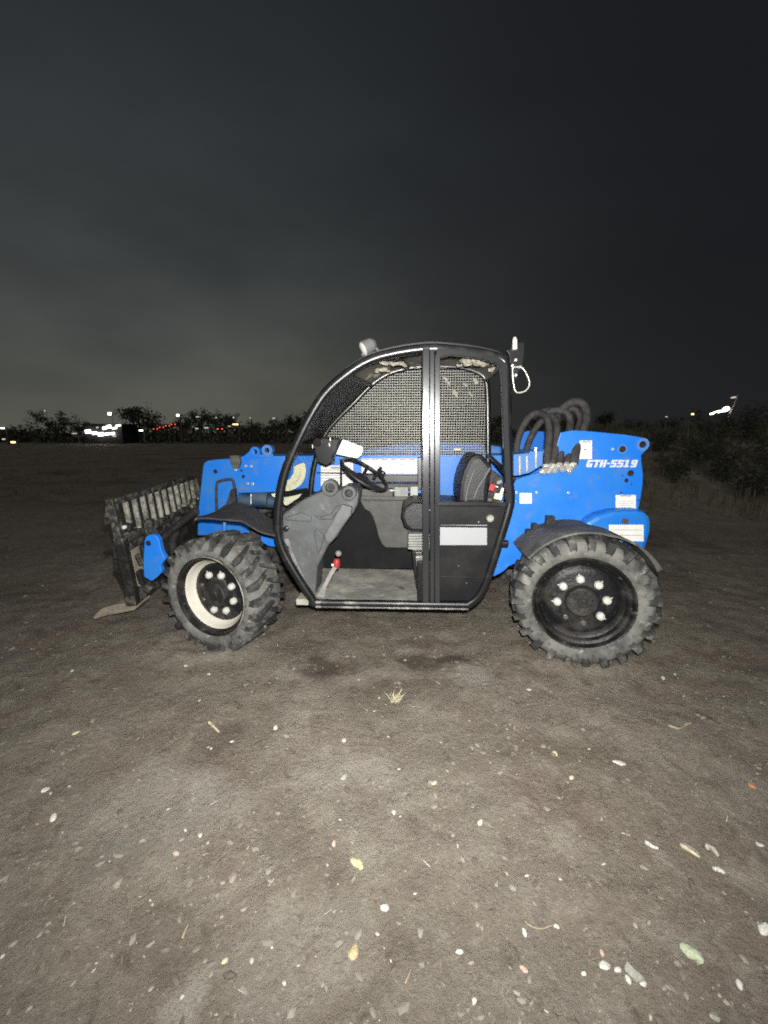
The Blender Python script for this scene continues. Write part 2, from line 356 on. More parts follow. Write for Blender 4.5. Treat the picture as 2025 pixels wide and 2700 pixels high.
# --- wheels
def tyre_bm():
    bm = bmesh.new(); Rr = WR - .022
    prof = [(.045, .278), (.012, .280), (-.002, .290), (-.012, .306), (-.018, .326), (-.014, .350), (.002, .374), (.025, .386), (.08, Rr), (.15, Rr + .002), (.22, Rr), (.275, .386), (.298, .374), (.314, .350), (.318, .325), (.312, .306), (.302, .290), (.255, .278)]
    add_lathe(bm, prof, seg=72); NC = len(bm.faces)
    N = 23
    for side in (0, 1):
        for k in range(N):
            a0 = 2 * math.pi * (k + .5 * side) / N
            # stations: (y, r_in, r_out, angle shift, half width in m)
            st = [(-.016, .322, .338, .00, .018), (-.026, .345, .366, .00, .023), (-.018, .365, .404, .00, .026), (.010, .37, WR + .002, .01, .026), (.06, .37, WR + .003, .05, .021), (.115, .37, WR + .003, .11, .018), (.165, .37, WR + .001, .16, .015)]
            rng = random.Random(k * 2 + side); rings = []
            for (y, ri, ro, sh, hw) in st:
                yy = y if side == 0 else .30 - y
                hw *= rng.uniform(.9, 1.08); ro += rng.uniform(-.002, .002)
                ring = []
                for (s, r) in ((-1, ri), (-.8, ro), (.8, ro), (1, ri)):
                    a = a0 + sh + s * hw / .40
                    yv = yy
                    ring.append(bm.verts.new((r * math.cos(a), yv, r * math.sin(a))))
                rings.append(ring)
            for A, B in zip(rings, rings[1:]):
                for j in range(3): bm.faces.new((A[j], A[j + 1], B[j + 1], B[j]))
            bm.faces.new(rings[0]); bm.faces.new(rings[-1][::-1])
    bm.faces.ensure_lookup_table()
    for f in bm.faces[NC:]: f.material_index = 1
    # small moulded knobs round the sidewall
    for k in range(N):
        a = 2 * math.pi * (k + .5) / N
        p = Vector((.318 * math.cos(a), -.018, .318 * math.sin(a)))
        bmesh.ops.create_icosphere(bm, subdivisions=1, radius=.010, matrix=Matrix.Translation(p))
    bm.faces.ensure_lookup_table()
    return bm
tyre_me = mesh_of(tyre_bm(), 'tyre')
for p in tyre_me.polygons: p.use_smooth = True
try: tyre_me.set_sharp_from_angle(angle=R(38))
except Exception: pass
tyre_me.materials.append(RUBBER); tyre_me.materials.append(LUG)
LIPM = mat('scuffed_rim_lip', (.10, .095, .085), .6, 0, (.42, .40, .35), 7, .42, .58)
def rim_mesh(dusty, depth):
    bm = bmesh.new()
    pr = [(.030, .276), (.004, .288), (-.005, .284), (.000, .274), (.014, .268), (.030, .264), (.040, .250)]
    add_lathe(bm, pr, seg=64)
    nA = len(bm.faces)
    add_lathe(bm, [(.040, .250), (.050, .243), (.062, .238), (depth - .02, .232), (depth, .214)], seg=64)
    nB = len(bm.faces)
    add_lathe(bm, [(depth, .214), (depth - .012, .196), (depth - .018, .172), (depth - .018, .100), (depth - .022, .092)], seg=64)
    add_lathe(bm, [(depth + .004, .212), (.26, .226), (.275, .278)], seg=48)
    bm.faces.ensure_lookup_table()
    if dusty:
        for i in range(nA, nB): bm.faces[i].material_index = 1
        for i in range(64, 128): bm.faces[i].material_index = 2
    me = mesh_of(bm, 'wheel'); me.materials.append(RIM); me.materials.append(DUSTRIM); me.materials.append(LIPM)
    for p in me.polygons: p.use_smooth = True
    try: me.set_sharp_from_angle(angle=R(40))
    except Exception: pass
    return me
def hub_mesh(depth, out):
    bm = bmesh.new()
    add_lathe(bm, [(depth - .016, .100), (depth - .030, .096), (depth - out, .088), (depth - out - .006, .080), (depth - out - .006, .03), (depth - out - .012, .026), (depth - out - .012, .001)], seg=40)
    for k in range(6):
        a = k * math.pi / 3 + .3
        add_cyl(bm, (.062 * math.cos(a), depth - out, .062 * math.sin(a)), (.062 * math.cos(a), depth - out - .014, .062 * math.sin(a)), .009, 6)
    me = mesh_of(bm, 'hub'); me.materials.append(DARK); return me
def nut_mesh():
    bm = bmesh.new(); add_lathe(bm, [(0, .025), (-.014, .025), (-.025, .021), (-.031, .011), (-.032, .0005)], seg=14)
    add_prism(bm, [(.018, -.004, -.008), (.037, -.004, 0), (.018, -.004, .008)], (0, -.006, 0))
    me = mesh_of(bm, 'nut'); me.materials.append(NUTW); return me
def bare_nut_mesh():
    bm = bmesh.new(); add_lathe(bm, [(0, .017), (-.018, .017), (-.020, .014), (-.020, .009), (-.034, .009), (-.034, .0005)], seg=6)
    me = mesh_of(bm, 'bare_nut'); me.materials.append(STEEL); return me
NUT, BARE = nut_mesh(), bare_nut_mesh()
def wheel(name, loc, rz, dusty, depth, hubout, phase, bare, spin=0.0, label=None, nutr=.138, k_=1.0):
    w = bpy.data.objects.new('wheel', rim_mesh(dusty, depth)); C.objects.link(w); w.parent = TH
    w.location = loc; w.rotation_euler = (0, 0, rz); w.scale = (k_, k_, k_)
    if label: w['label'] = label
    t = bpy.data.objects.new('tyre', tyre_me); C.objects.link(t); t.parent = w; t.rotation_euler = (0, spin, 0)
    h = bpy.data.objects.new('hub', hub_mesh(depth, hubout)); C.objects.link(h); h.parent = w
    for k in range(8):
        a = phase + k * math.pi / 4
        q = bpy.data.objects.new('wheel_nut', BARE if k in bare else NUT); C.objects.link(q); q.parent = w
        q.location = (nutr * math.cos(a), depth - .018, nutr * math.sin(a)); q.rotation_euler = (0, -a + random.uniform(-.6, .6), 0)
    return w
Lf = at(558, 1572, .03); Lr = at(1539, 1589, 0)
STF, STR_ = R(-16), R(-13)      # wheels turned a little
wheel('rear', (Lr.x, Lr.y, WR - .014), STR_, False, .085, .050, R(98), (3, 4), .1, 'black rear wheel with white nut caps')
wheel('front', (Lf.x - .03, Lf.y + .03, WR * .93 - .014), STF, True, .108, .062, R(72), (2, 3), .25, 'front wheel with dust-whitened rim barrel', k_=.925)
wheel('rear', (Lr.x, 1.86, WR - .014), math.pi + STR_, False, .085, .05, .2, ())
wheel('front', (Lf.x, 1.86, WR * .93 - .014), math.pi + STF, False, .10, .06, .5, (), k_=.945)

# --- chassis, axles
uf, ur = Lf.x, Lr.x
def chassis(bm):
    add_box(bm, ((uf + ur) / 2 + .05, 1.02, .50), (2.2, .40, .30))
    add_box(bm, (uf, .93, .42), (.16, 1.2, .14)); add_box(bm, (ur, .93, .42), (.16, 1.2, .14))
    for u in (uf, ur): add_cyl(bm, (u, .12, .41), (u, 1.74, .41), .075, 14)
part('chassis', DARK, TH, chassis, .012)
prism_part('front_chassis_plate', BLUE, TH, 11, [(855, 1105), (1080, 1140), (1100, 1310), (960, 1290), (860, 1240)], .52, .60)
prism_part('front_strut', DARK, TH, 11, [(735, 1030), (860, 1090), (855, 1240), (725, 1240)], .50, .58)

# --- rear side plates
rp = [(213, 688), (290, 655), (400, 622), (470, 600), (535, 560), (540, 420), (570, 318), (660, 300), (760, 305), (900, 318), (1060, 333), (1180, 352), (1225, 372), (1243, 402), (1236, 432), (1208, 462), (1180, 490), (1184, 560), (1195, 640), (1190, 720), (1178, 800), (1158, 905), (1150, 1060), (850, 1090), (520, 1080), (400, 1120), (310, 1180), (268, 1290), (180, 1330), (130, 1375), (70, 1405), (18, 1402), (-20, 1360), (100, 1130), (175, 930), (205, 820)]
plate = prism_part('side_plate', BLUE, TH, 3, rp, .36, .385, .004, 'tall blue rear side plate with model number')
rp2 = PT(3, rp, .36)
part('side_plate', BLUE, TH, lambda bm: add_prism(bm, [p + Vector((0, .96, 0)) for p in rp2], (0, .025, 0)), .004)
def disc_on(px_z, px, r, v, depth, name, m, parent, seg=20):
    c = PT(px_z, [px], v)[0]
    return part(name, m, parent, lambda bm: add_cyl(bm, c, c + Vector((0, -depth, 0)), r, seg), .0015)
HOLE = mat('pin_hole_dark', (0.012, 0.011, 0.012), .5, .3, (0.05, 0.04, 0.035), 40)
for (p, r) in (((1188, 408), .021), ((1035, 443), .020), ((1098, 625), .020), ((1067, 680), .013), ((1037, 643), .005), ((1105, 708), .005), ((1027, 773), .006), ((1160, 828), .005)):
    disc_on(3, p, r, .36, .004 if r > .01 else .003, 'pin', HOLE, plate)
def washer(zn, p, r0, r1, v, m, parent, name='pin_boss'):
    c = PT(zn, [p], v)[0]
    M = Matrix.Translation(c)
    part(name, m, parent, lambda bm: add_lathe(bm, [(0, r1), (-.006, r1), (-.006, r0), (0, r0)], seg=24, M=M))
washer(3, (1188, 408), .022, .040, .36, BLUED, plate); washer(3, (1035, 443), .021, .029, .36, BLUED, plate)
for p in ((234, 770), (221, 837), (387, 771), (628, 773), (962, 443)):
    disc_on(3, p, .009, .36, .006, 'bolt', SILVER, plate, 8)
def sticker(name, zn, a, b, v, m, parent, th=.0022, label=None):
    P = PT(zn, [(a[0], a[1]), (b[0], a[1]), (b[0], b[1]), (a[0], b[1])], v)
    return part(name, m, parent, lambda bm: add_prism(bm, P, (0, -th, 0)), 0, label=label)
def sticker_lined(name, zn, a, b, v, parent, lines, th=.0022, label=None, base=None):
    """white decal sheet with printed bars: lines = (x0,y0,x1,y1,ink) in 0..1 of the sheet"""
    P = PT(zn, [(a[0], a[1]), (b[0], a[1]), (b[0], b[1]), (a[0], b[1])], v)
    def q(x, y): return (P[0] * (1 - x) + P[1] * x) * (1 - y) + (P[3] * (1 - x) + P[2] * x) * y
    bm = bmesh.new(); add_prism(bm, P, (0, -th, 0)); base_n = len(bm.faces)
    for (x0, y0, x1, y1, ink) in lines:
        n0 = len(bm.faces)
        add_prism(bm, [p + Vector((0, -th, 0)) for p in (q(x0, y0), q(x1, y0), q(x1, y1), q(x0, y1))], (0, -.0008, 0))
        bm.faces.ensure_lookup_table()
        for f in bm.faces[n0:]: f.material_index = ink
    return_o = link(name, mesh_of(bm, name), [base or WHITE, GREYINK, REDINK, DARK], parent)
    if label: return_o['label'] = label
    return return_o
txt = [(.12, y, .88, y + .025, 1) for y in (.3, .42, .54, .66, .78)]
sticker_lined('sticker', 3, (258, 775), (350, 855), .36, plate, [(.15, .35, .85, .38, 1), (.15, .55, .75, .58, 1)])
sticker_lined('sticker', 3, (712, 378), (806, 518), .36, plate, [(.2, .05, .85, .09, 3), (.35, .45, .6, .5, 2), (.2, .7, .8, .72, 1)])
sticker_lined('sticker', 3, (985, 790), (1138, 900), .36, plate, [(.25, .04, .75, .08, 3)] + [(.12, y, .88, y + .02, 1) for y in (.4, .55, .7)])
GL = {'G': [(0, .5, 1.6, 5.5), (.5, 4.5, 4, 6), (.5, 0, 3.8, 1.5), (2.5, 0, 4, 3.2), (1.9, 2.1, 4, 3.2)], 'T': [(0, 4.5, 4, 6), (1.2, 0, 2.8, 6)], 'H': [(0, 0, 1.6, 6), (2.4, 0, 4, 6), (0, 2.3, 4, 3.7)],
      '-': [(.1, 2.3, 1.9, 3.7)], '5': [(0, 4.6, 4, 6), (0, 2.6, 1.5, 6), (0, 2.5, 3.6, 3.8), (2.4, .5, 4, 3.3), (0, 0, 3.6, 1.4)], '1': [(1.0, 0, 2.6, 6), (.2, 4.4, 1.3, 5.7), (.1, 0, 3.5, 1.3)], '9': [(.4, 4.6, 3.6, 6), (0, 2.8, 1.5, 5.6), (.4, 2.2, 3.4, 3.5), (2.4, .5, 4, 5.6), (.3, 0, 3.6, 1.4)]}
A_, B_, D_ = PT(3, [(758, 580), (1150, 580), (758, 524)], .36)
lb = bmesh.new(); cx = 0.0; tot = 4 * 7 + 2.0 + .55 * 7 + 1.2; kk = 0
for ch in 'GTH-5519':
    for (a0, b0, a1, b1) in GL[ch]:
        kk += 1
        q = [A_ + (B_ - A_) * ((cx + x + .26 * y) / tot) + (D_ - A_) * (y / 6) + Vector((0, -.0022 - .00006 * kk, 0)) for x, y in ((a0, b0), (a1, b0), (a1, b1), (a0, b1))]
        add_prism(lb, q, (0, .004, 0))
    cx += (2.0 if ch == '-' else 4) + .55
lt = link('model_number', mesh_of(lb), mat('white_lettering', (.62, .62, .62), .5), plate); lt['label'] = 'white slanted lettering GTH-5519'

# --- rear counterweight, with decal and lamp
cw = PT(3, [(760, 1000), (850, 945), (960, 915), (1060, 906), (1160, 905), (1215, 920), (1250, 955), (1260, 1000), (1258, 1070), (1235, 1150), (1195, 1260), (1120, 1300), (900, 1230), (760, 1100)], .26)
cwo = part('counterweight', mat('blue_plastic', (0.012, 0.17, 0.60), .45, 0, (0.03, 0.2, 0.5), 6, .45, .7), TH, lambda bm: add_prism(bm, cw, (0, 1.26, 0)), .03)
sticker_lined('reflective_decal', 3, (935, 1015), (1196, 1140), .26, cwo, [(.05, .3, .95, .33, 1), (.05, .62, .95, .66, 1)])
disc_on(3, (1052, 985), .017, .26, .02, 'tail_lamp', mat('amber_brown_lens', (.10, .06, .04), .35), cwo)

# --- rear fender: curved sheet over the tyre
def fender(bm):
    c = Vector((ur, 0, WR - .01)); n = 26; th = .010
    rows = []
    for i in range(n + 1):
        a = R(141) + (R(27) - R(141)) * i / n
        rr = .438 + (.045 * max(0, (i - 15) / 11)); lip = .012 + .02 * max(0, (i - 20) / 6)
        p = Vector((math.cos(a) * rr, 0, math.sin(a) * rr)); q = p * (1 - th / rr)
        l_ = Vector((math.cos(a) * (rr - lip), 0, math.sin(a) * (rr - lip)))
        rows.append([bm.verts.new(c + x) for x in (l_ + Vector((0, .012, 0)), l_ + Vector((0, .004, 0)), p + Vector((0, .01, 0)), p + Vector((0, .36, 0)), q + Vector((0, .36, 0)), q + Vector((0, .02, 0)))])
    for A, B in zip(rows, rows[1:]):
        for j in range(6): bm.faces.new((A[j], A[(j + 1) % 6], B[(j + 1) % 6], B[j]))
    bm.faces.new(rows[0]); bm.faces.new(rows[-1][::-1])
auto_smooth(part('rear_fender', FENDER, TH, fender, 0), 40)
for p, r in (((495, 985), .026), ((378, 1032), .018), ((330, 1075), .016)):
    c = PT(3, [p], .30)[0]; part('fender_bracket', DARK, TH, lambda bm: add_box(bm, c + Vector((0, .02, 0)), (r * 2, .05, r * 2.2)), .004)

# --- hydraulic hoses arching behind the cab, fittings, valve block
hoses = [([(165, 620), (170, 520), (215, 370), (300, 235), (395, 195), (470, 235), (505, 350), (500, 500), (480, 735)], .50, .023),
         ([(265, 615), (300, 480), (380, 330), (470, 255), (545, 235), (585, 330), (580, 500), (545, 735)], .52, .022),
         ([(330, 240), (430, 185), (540, 165), (600, 230), (560, 400), (560, 560), (520, 735)], .58, .022),
         ([(480, 190), (590, 165), (690, 190), (725, 290), (700, 420), (640, 560), (610, 730)], .50, .024),
         ([(600, 190), (690, 110), (780, 75), (860, 105), (895, 210), (870, 350), (800, 520), (760, 725)], .48, .027),
         ([(640, 210), (740, 150), (800, 180), (830, 260), (790, 400), (720, 560), (690, 725)], .55, .022)]
for pts, v, r in hoses:
    P = PT(4, pts, v)
    for i, p in enumerate(P): t_ = i / (len(P) - 1); P[i] = at(*Z(4, [pts[i]])[0], v + .10 * (1 - t_) if t_ < .5 else (v + .05) + (.325 - v - .05) * (t_ - .5) * 2)
    P = smooth_path(P, 6)
    h = part('hose', HOSE, TH, lambda bm: add_tube(bm, P, r, 10), smooth=True)
    e = P[-1]; d = (P[-1] - P[-3]).normalized(); d = (d + Vector((-.5, 0, 0))).normalized()
    def fit(bm):
        add_cyl(bm, e - d * .005, e + d * .022, r * .95, 6); add_cyl(bm, e + d * .022, e + d * .045, r * .6, 10); add_cyl(bm, e + d * .045, e + d * .068, r * .85, 6)
    part('hose_fitting', SILVER, h, fit, .001)
vb = PT(4, [(135, 625), (300, 610), (310, 590), (445, 590), (440, 735), (300, 820), (150, 850), (135, 850)], .40)
vbo = part('valve_block', BLUED, TH, lambda bm: add_prism(bm, vb, (0, .3, 0)), .004)
for (x, ya, yb) in ((200, 640, 840), (275, 640, 800), (370, 590, 720), (370, 720, 765)):
    a, b = PT(4, [(x, ya), (x, yb)], .385); part('spool', SILVER, vbo, lambda bm: add_cyl(bm, a, b, .009 if ya < 700 else .006, 10), .001)
for p in ((365, 575), (462, 597)):
    c = PT(4, [p], .39)[0]; part('plug', SILVER, vbo, lambda bm: add_cyl(bm, c - Vector((0, 0, .01)), c + Vector((0, 0, .014)), .010, 6), .001)

# --- boom (behind the cab) with head at the front
bv0, bv1 = .86, 1.16
boom_pts = Z(11, [(1020, 200), (1500, 188)]) + [(1110, 1198), (1360, 1200), (1500, 1230), (1500, 1330), (1360, 1345), (900, 1325)] + Z(11, [(1420, 590), (1100, 630)])
bp_ = [at(x, y, bv0) for x, y in boom_pts]
boom = part('boom', BLUE, TH, lambda bm: add_prism(bm, bp_, (0, bv1 - bv0, 0)), .008)
hp = PT(11, [(92, 1160), (97, 905), (160, 320), (178, 275), (215, 252), (340, 236), (480, 230), (640, 200), (1160, 192), (1160, 632), (590, 650), (575, 760), (600, 900), (725, 1010), (725, 1180)], bv0 - .02)
head = part('boom_head', BLUE, TH, lambda bm: add_prism(bm, hp, (0, bv1 - bv0 + .04, 0)), .008, label='blue boom head with lifting ears')
def ear(bm, c, r0, r1, th):
    add_lathe(bm, [(0, r1), (0, r0), (th, r0), (th, r1), (0, r1)], seg=28, M=Matrix.Translation(c))
for p, r0, r1 in (((800, 145), .018, .040), ((945, 125), .019, .042)):
    for off in (-.012,):
        c = PT(11, [p], bv0 - .02)[0] + Vector((0, off, 0))
        part('lifting_ear', BLUED if p[0] > 900 else BLUE, head, lambda bm: ear(bm, c, r0, r1, .06), .002)
ew = PT(11, [(640, 215), (765, 110), (830, 180), (900, 170), (985, 170), (1015, 215)], bv0 - .024)
ew = PT(11, [(640, 215), (772, 95), (790, 180), (1010, 165), (1018, 215)], bv0 - .026)
part('ear_web', BLUE, head, lambda bm: add_prism(bm, ew, (0, .02, 0)), .002)
for p, r in (((315, 382), .017), ((632, 370), .010), ((655, 445), .014)): disc_on(11, p, r, bv0 - .02, .004, 'pin', HOLE, head)
for p in ((685, 318), (750, 318), (708, 530), (768, 535), (560, 362)): disc_on(11, p, .011, bv0 - .02, .007, 'bolt', SILVER, head, 8)
gp = PT(11, [(480, 190), (590, 185), (615, 260), (590, 345), (520, 345), (490, 260)], bv0 - .06)
part('hose_clamp', mat('grey_green_clamp', (.06, .065, .055), .7, 0, (.12, .12, .10), 20), head, lambda bm: add_prism(bm, gp, (0, .05, 0)), .006)
hl = smooth_path(PT(11, [(330, 860), (325, 700), (328, 560), (345, 510), (420, 487), (500, 480), (530, 500), (548, 600), (555, 720)], bv0 - .07), 5)
part('head_hose', HOSE, head, lambda bm: add_tube(bm, hl, .011, 8), smooth=True)
tri = PT(11, [(340, 850), (440, 780), (500, 600), (545, 600), (560, 800)], bv0 - .10)
part('head_bracket', DARK, head, lambda bm: add_prism(bm, tri, (0, .05, 0)), .004)
def comp_cyl(bm):
    a, b = PT(11, [(590, 720), (1080, 760)], bv0 + .05); add_cyl(bm, a, b, .05, 18)
    a, b = PT(11, [(780, 700), (960, 720)], bv0 + .03); add_cyl(bm, a, b, .065, 18)
part('tilt_cylinder', mat('dark_blue_shaded', (0.03, 0.07, 0.13), .5, 0, (0.07, 0.10, 0.13), 12), TH, comp_cyl, .004)  # shading around the cylinder is put into this darker blue
for xx in (745,):
    a, b = PT(11, [(xx, 655), (xx, 780)], bv0 - .03); part('grease_pipe', SILVER, head, lambda bm: add_cyl(bm, a, b, .006, 8))
# boom angle quadrant decal: pale crescent
outer = [(975, 525), (1040, 585), (1110, 610), (1200, 620), (1290, 590), (1360, 535), (1400, 460), (1415, 370), (1405, 300), (1385, 278)]
inner = [(1340, 290), (1270, 325), (1265, 400), (1225, 470), (1170, 500), (1090, 500), (1090, 440), (1030, 460)]
cr = PT(11, outer + inner, bv0 - .0025)
part('angle_decal', YCREAM, boom, lambda bm: add_prism(bm, cr, (0, -.002, 0)), 0, label='pale crescent angle scale')
ck = bmesh.new()
for i in range(9):
    t = i / 8; a = R(20) + t * R(80)
    px = (1200 + 150 * math.sin(a), 380 + 175 * math.cos(a) * .9)
    c = PT(11, [px], bv0 - .0052)[0]; add_box(ck, c, (.012, .001, .006), Matrix.Rotation(-a, 3, 'Y'))
link('scale_marks', mesh_of(ck), GREYINK, boom)
cream2 = PT(11, [(985, 660), (1060, 640), (1150, 700), (1260, 680), (1360, 655), (1330, 700), (1180, 800), (1150, 790), (1120, 720), (1020, 695)], bv0 - .06)
part('worn_guard', CREAM, TH, lambda bm: add_prism(bm, cream2, (0, .03, 0)), .003)
# load chart decals on the boom
sticker_lined('load_chart', 5, (750, 338), (1470, 530), bv0, boom, [(.02 + .165 * i, .04, .13 + .165 * i, .09, 2) for i in range(6)] + [(.7, .35, .73, .42, 1), (.6, .5, .9, .52, 1)], label='long white load chart with red dashes', th=.003)
sticker_lined('side_decal', 5, (225, 425), (478, 690), bv0, boom, [(.0, y, 1, y + .035, 1) for y in (.2, .33, .46, .6, .74)] + [(.5, .06, .95, .16, 1)], th=.003, label='white lined decal')
sticker_lined('side_decal', 5, (500, 355), (640, 690), bv0, boom, [(.3, .3, .8, .31, 1)], th=.003)
mk = PT(2, [(1118, 720)], bv0 - .02)[0]
part('marker_lamp', CREAM, boom, lambda bm: add_box(bm, mk, (.055, .03, .024)), .009)
# engine hood on the far side
hd = [at(x, y, 1.22) for x, y in ((905, 1200), (960, 1186), (1040, 1172), (1140, 1165), (1250, 1167), (1330, 1178), (1380, 1195), (1380, 1330), (905, 1330))]
hood = part('engine_hood', BLUED, TH, lambda bm: add_prism(bm, hd, (0, .55, 0)), .03)

# --- fork carriage at the front, tilted forward
cT, cB = at(288, 1318, .12), at(348, 1597, .12)
dd = (cT - cB); LC = dd.length; dn = dd.normalized(); fn_ = Vector((-dn.z, 0, dn.x)); fn_ = fn_ if fn_.x < 0 else -fn_   # forward normal
def cpt(s, v, f=0.0): return Vector((cB.x - (v - .12) * .11, v, cB.z + (v - .12) * .02)) + dn * (LC * s) + fn_ * f
carr = bpy.data.objects.new('fork_carriage', None); C.objects.link(carr); carr.parent = TH
rotc = Matrix((fn_, Vector((0, 1, 0)), dn)).transposed()
vA, vB = .12, 1.55; vm = (vA + vB) / 2
MUDK = mat('mud_specked_plate', (.016, .015, .014), .8, 0, (.055, .05, .042), 12, .50, .68, bump=.6, bscale=40, spec=.25, col3=(.26, .24, .20), scale3=26, lo3=.66, hi3=.74)
def cbox(name, s0, s1, v0, v1, f0, f1, m=MUDDY, bev=.006):
    def hexa(bm):
        A = [bm.verts.new(cpt(s_, v0, f_)) for s_, f_ in ((s0, f0), (s0, f1), (s1, f1), (s1, f0))]; B = [bm.verts.new(cpt(s_, v1, f_)) for s_, f_ in ((s0, f0), (s0, f1), (s1, f1), (s1, f0))]
        bm.faces.new(A); bm.faces.new(B[::-1])
        for k in range(4): bm.faces.new((A[k], B[k], B[(k + 1) % 4], A[(k + 1) % 4]))
    return part(name, m, carr, hexa, bev)
cbox('top_rail', .94, 1.0, vA, vB, -.02, .03); cbox('middle_rail', .58, .65, vA, vB, -.03, .035); cbox('bottom_rail', .0, .09, vA, vB, -.03, .04)
cbox('middle_rail', .50, .565, vA + .02, vB - .02, -.02, .03)
for v in (vA, vB - .06): cbox('end_plate', .0, .62, v + .002, v + .058, -.035, .035, MUDK); cbox('end_post', .60, .985, v + .004, v + .054, -.02, .03)
nb = 11
MUDL = mat('mud_caked_bar', (.14, .135, .115), .75, 0, (.42, .40, .34), 15, .42, .60, bump=.5, bscale=60)
for i in range(nb):
    v = vA + .17 + i * (vB - vA - .32) / (nb - 1)
    cbox('guard_bar', .64, .95, v - .014, v + .014, -.012, .020, MUDL)
cbox('back_plate', .08, .50, .30, 1.37, -.05, -.02, DARK)
for v in (.42, 1.22): cbox('hook', .45, .72, v - .03, v + .03, -.09, -.032)
for v in (.30, 1.27):
    def fork(bm):
        P = [cpt(.66, v, .045), cpt(.66, v, .085), cpt(.0, v, .085), cpt(-.06, v, .105), cpt(-.075, v, .15), cpt(-.085, v, .26), cpt(-.12, v, .36), cpt(-.20, v, .43), cpt(-.225, v, .42), cpt(-.19, v, .32), cpt(-.175, v, .22), cpt(-.155, v, .11), cpt(-.09, v, .048), cpt(-.02, v, .045)]
        add_prism(bm, P, (0, .11, 0))
    part('fork', RUSTY, carr, fork, .006)
# muddy couplers and hoses hanging on the near end of the carriage
for i, (x, y, v, sx, sy, sz) in enumerate([(292, 1350, .16, .05, .05, .08), (290, 1372, .18, .06, .05, .05), (330, 1388, .2, .10, .05, .05), (322, 1412, .22, .09, .06, .04), (318, 1455, .3, .07, .06, .09), (318, 1490, .3, .05, .08, .10), (368, 1475, .22, .02, .04, .08), (372, 1520, .22, .03, .05, .10), (352, 1560, .26, .08, .06, .07), (392, 1552, .2, .05, .05, .05), (335, 1520, .4, .10, .06, .16), (330, 1428, .45, .10, .3, .05)]):
    c = at(x, y, v); rr = Matrix.Rotation(random.uniform(-.5, .5), 3, 'Y') @ Matrix.Rotation(random.uniform(-.4, .4), 3, 'X')
    part('coupler', (MUDDY, DARK, DARK)[i % 3], carr, lambda bm: add_box(bm, c, (sx, sy, sz), rr), .008)
c = at(331, 1389, .13); part('grease_cap', WHITE, carr, lambda bm: add_cyl(bm, c, c + Vector((0, -.02, 0)), .012, 12), .003)
lp = [(415, 880), (425, 848), (450, 832), (485, 828), (512, 840), (530, 870), (548, 950), (565, 985), (583, 1015), (560, 1045), (540, 1075), (552, 1110), (545, 1130), (505, 1170), (470, 1195), (440, 1175), (412, 1160), (405, 1060)]
lk = prism_part('tilt_link', BLUE, TH, 1, lp, .10, .14, .006, 'blue link plate beside the fork carriage')
disc_on(1, (450, 895), .017, .10, .004, 'pin', HOLE, lk)
for (a, b, r, v) in ((at(520, 1345, .6), at(400, 1440, .6), .028, 0), (at(470, 1360, .7), at(440, 1500, .7), .035, 0)):
    part('carriage_arm', DARK, TH, lambda bm: add_cyl(bm, a, b, r, 12), .003)

# --- front fender, dark thin sheet in waves
nearE = PT(1, [(835, 697), (920, 695), (1020, 705), (1120, 712), (1190, 724), (1260, 768), (1340, 808), (1440, 832)], .03)
farE = PT(1, [(835, 684), (900, 672), (985, 640), (1060, 600), (1130, 575), (1230, 600), (1320, 650), (1440, 722)], .40)
def ffend(bm):
    th = Vector((0, 0, -.010)); rows = [[bm.verts.new(p) for p in (a, b, b + th, a + th)] for a, b in zip(smooth_path(nearE, 3), smooth_path(farE, 3))]
    for A, B in zip(rows, rows[1:]):
        for j in range(4): bm.faces.new((A[j], A[(j + 1) % 4], B[(j + 1) % 4], B[j]))
    bm.faces.new(rows[0]); bm.faces.new(rows[-1][::-1])
auto_smooth(part('front_fender', mat('dark_fender_rubber', (.030, .027, .027), .8, 0, (.05, .046, .044), 9, .4, .7, bump=.1), TH, ffend), 50)
pe = PT(1, [(1030, 700), (1050, 700), (1048, 800), (1030, 800)], .3); part('fender_stay', BLUED, TH, lambda bm: add_prism(bm, pe, (0, .02, 0)), .002)

# --- cab frame
NV, FV = .10, .78
near_path = [(1125, 919), (1039, 931), (971, 951), (912, 988), (858, 1036), (818, 1098), (781, 1172), (751, 1246), (736, 1320), (732, 1395), (745, 1450), (781, 1515), (822, 1577), (842, 1590), (1000, 1593), (1200, 1596), (1240, 1590), (1268, 1562), (1291, 1508), (1321, 1412), (1341, 1345), (1346, 1310), (1341, 1252), (1337, 1100), (1335, 990), (1331, 955), (1312, 943), (1262, 931), (1190, 922)]
npw = [at(x, y, NV) for x, y in near_path]
cabf = bpy.data.objects.new('cab_frame', None); C.objects.link(cabf); cabf.parent = TH
def sq(a, b, c=.35):   # rounded rectangle profile
    return [(-a, -b + b * c), (-a + a * c, -b), (a - a * c, -b), (a, -b + b * c), (a, b - b * c), (a - a * c, b), (-a + a * c, b), (-a, b - b * c)]
def densify(P, cl=True, n=4):
    Q = P[-2:] + P + P[:3] if cl else P
    s = smooth_path(Q, n)
    return s[2 * n: 2 * n + len(P) * n] if cl else s
def near_loop(bm): add_tube(bm, densify(npw), .024, closed=True, prof=sq(.024, .024, .45), ref=(0, 1, 0))
auto_smooth(part('near_hoop', FRAME, cabf, near_loop), 60)
far_path = [(815, 1345), (826, 1240), (850, 1160), (880, 1115), (929, 1066), (978, 1016), (1023, 986), (1075, 971), (1114, 967), (1173, 966), (1222, 970), (1262, 983), (1281, 1003), (1286, 1060), (1287, 1200), (1287, 1330)]
fpw = [at(x, y, FV) for x, y in far_path]
auto_smooth(part('far_hoop', FRAME, cabf, lambda bm: add_tube(bm, densify(fpw, False), .020, prof=sq(.020, .020, .45), ref=(0, 1, 0))), 60)
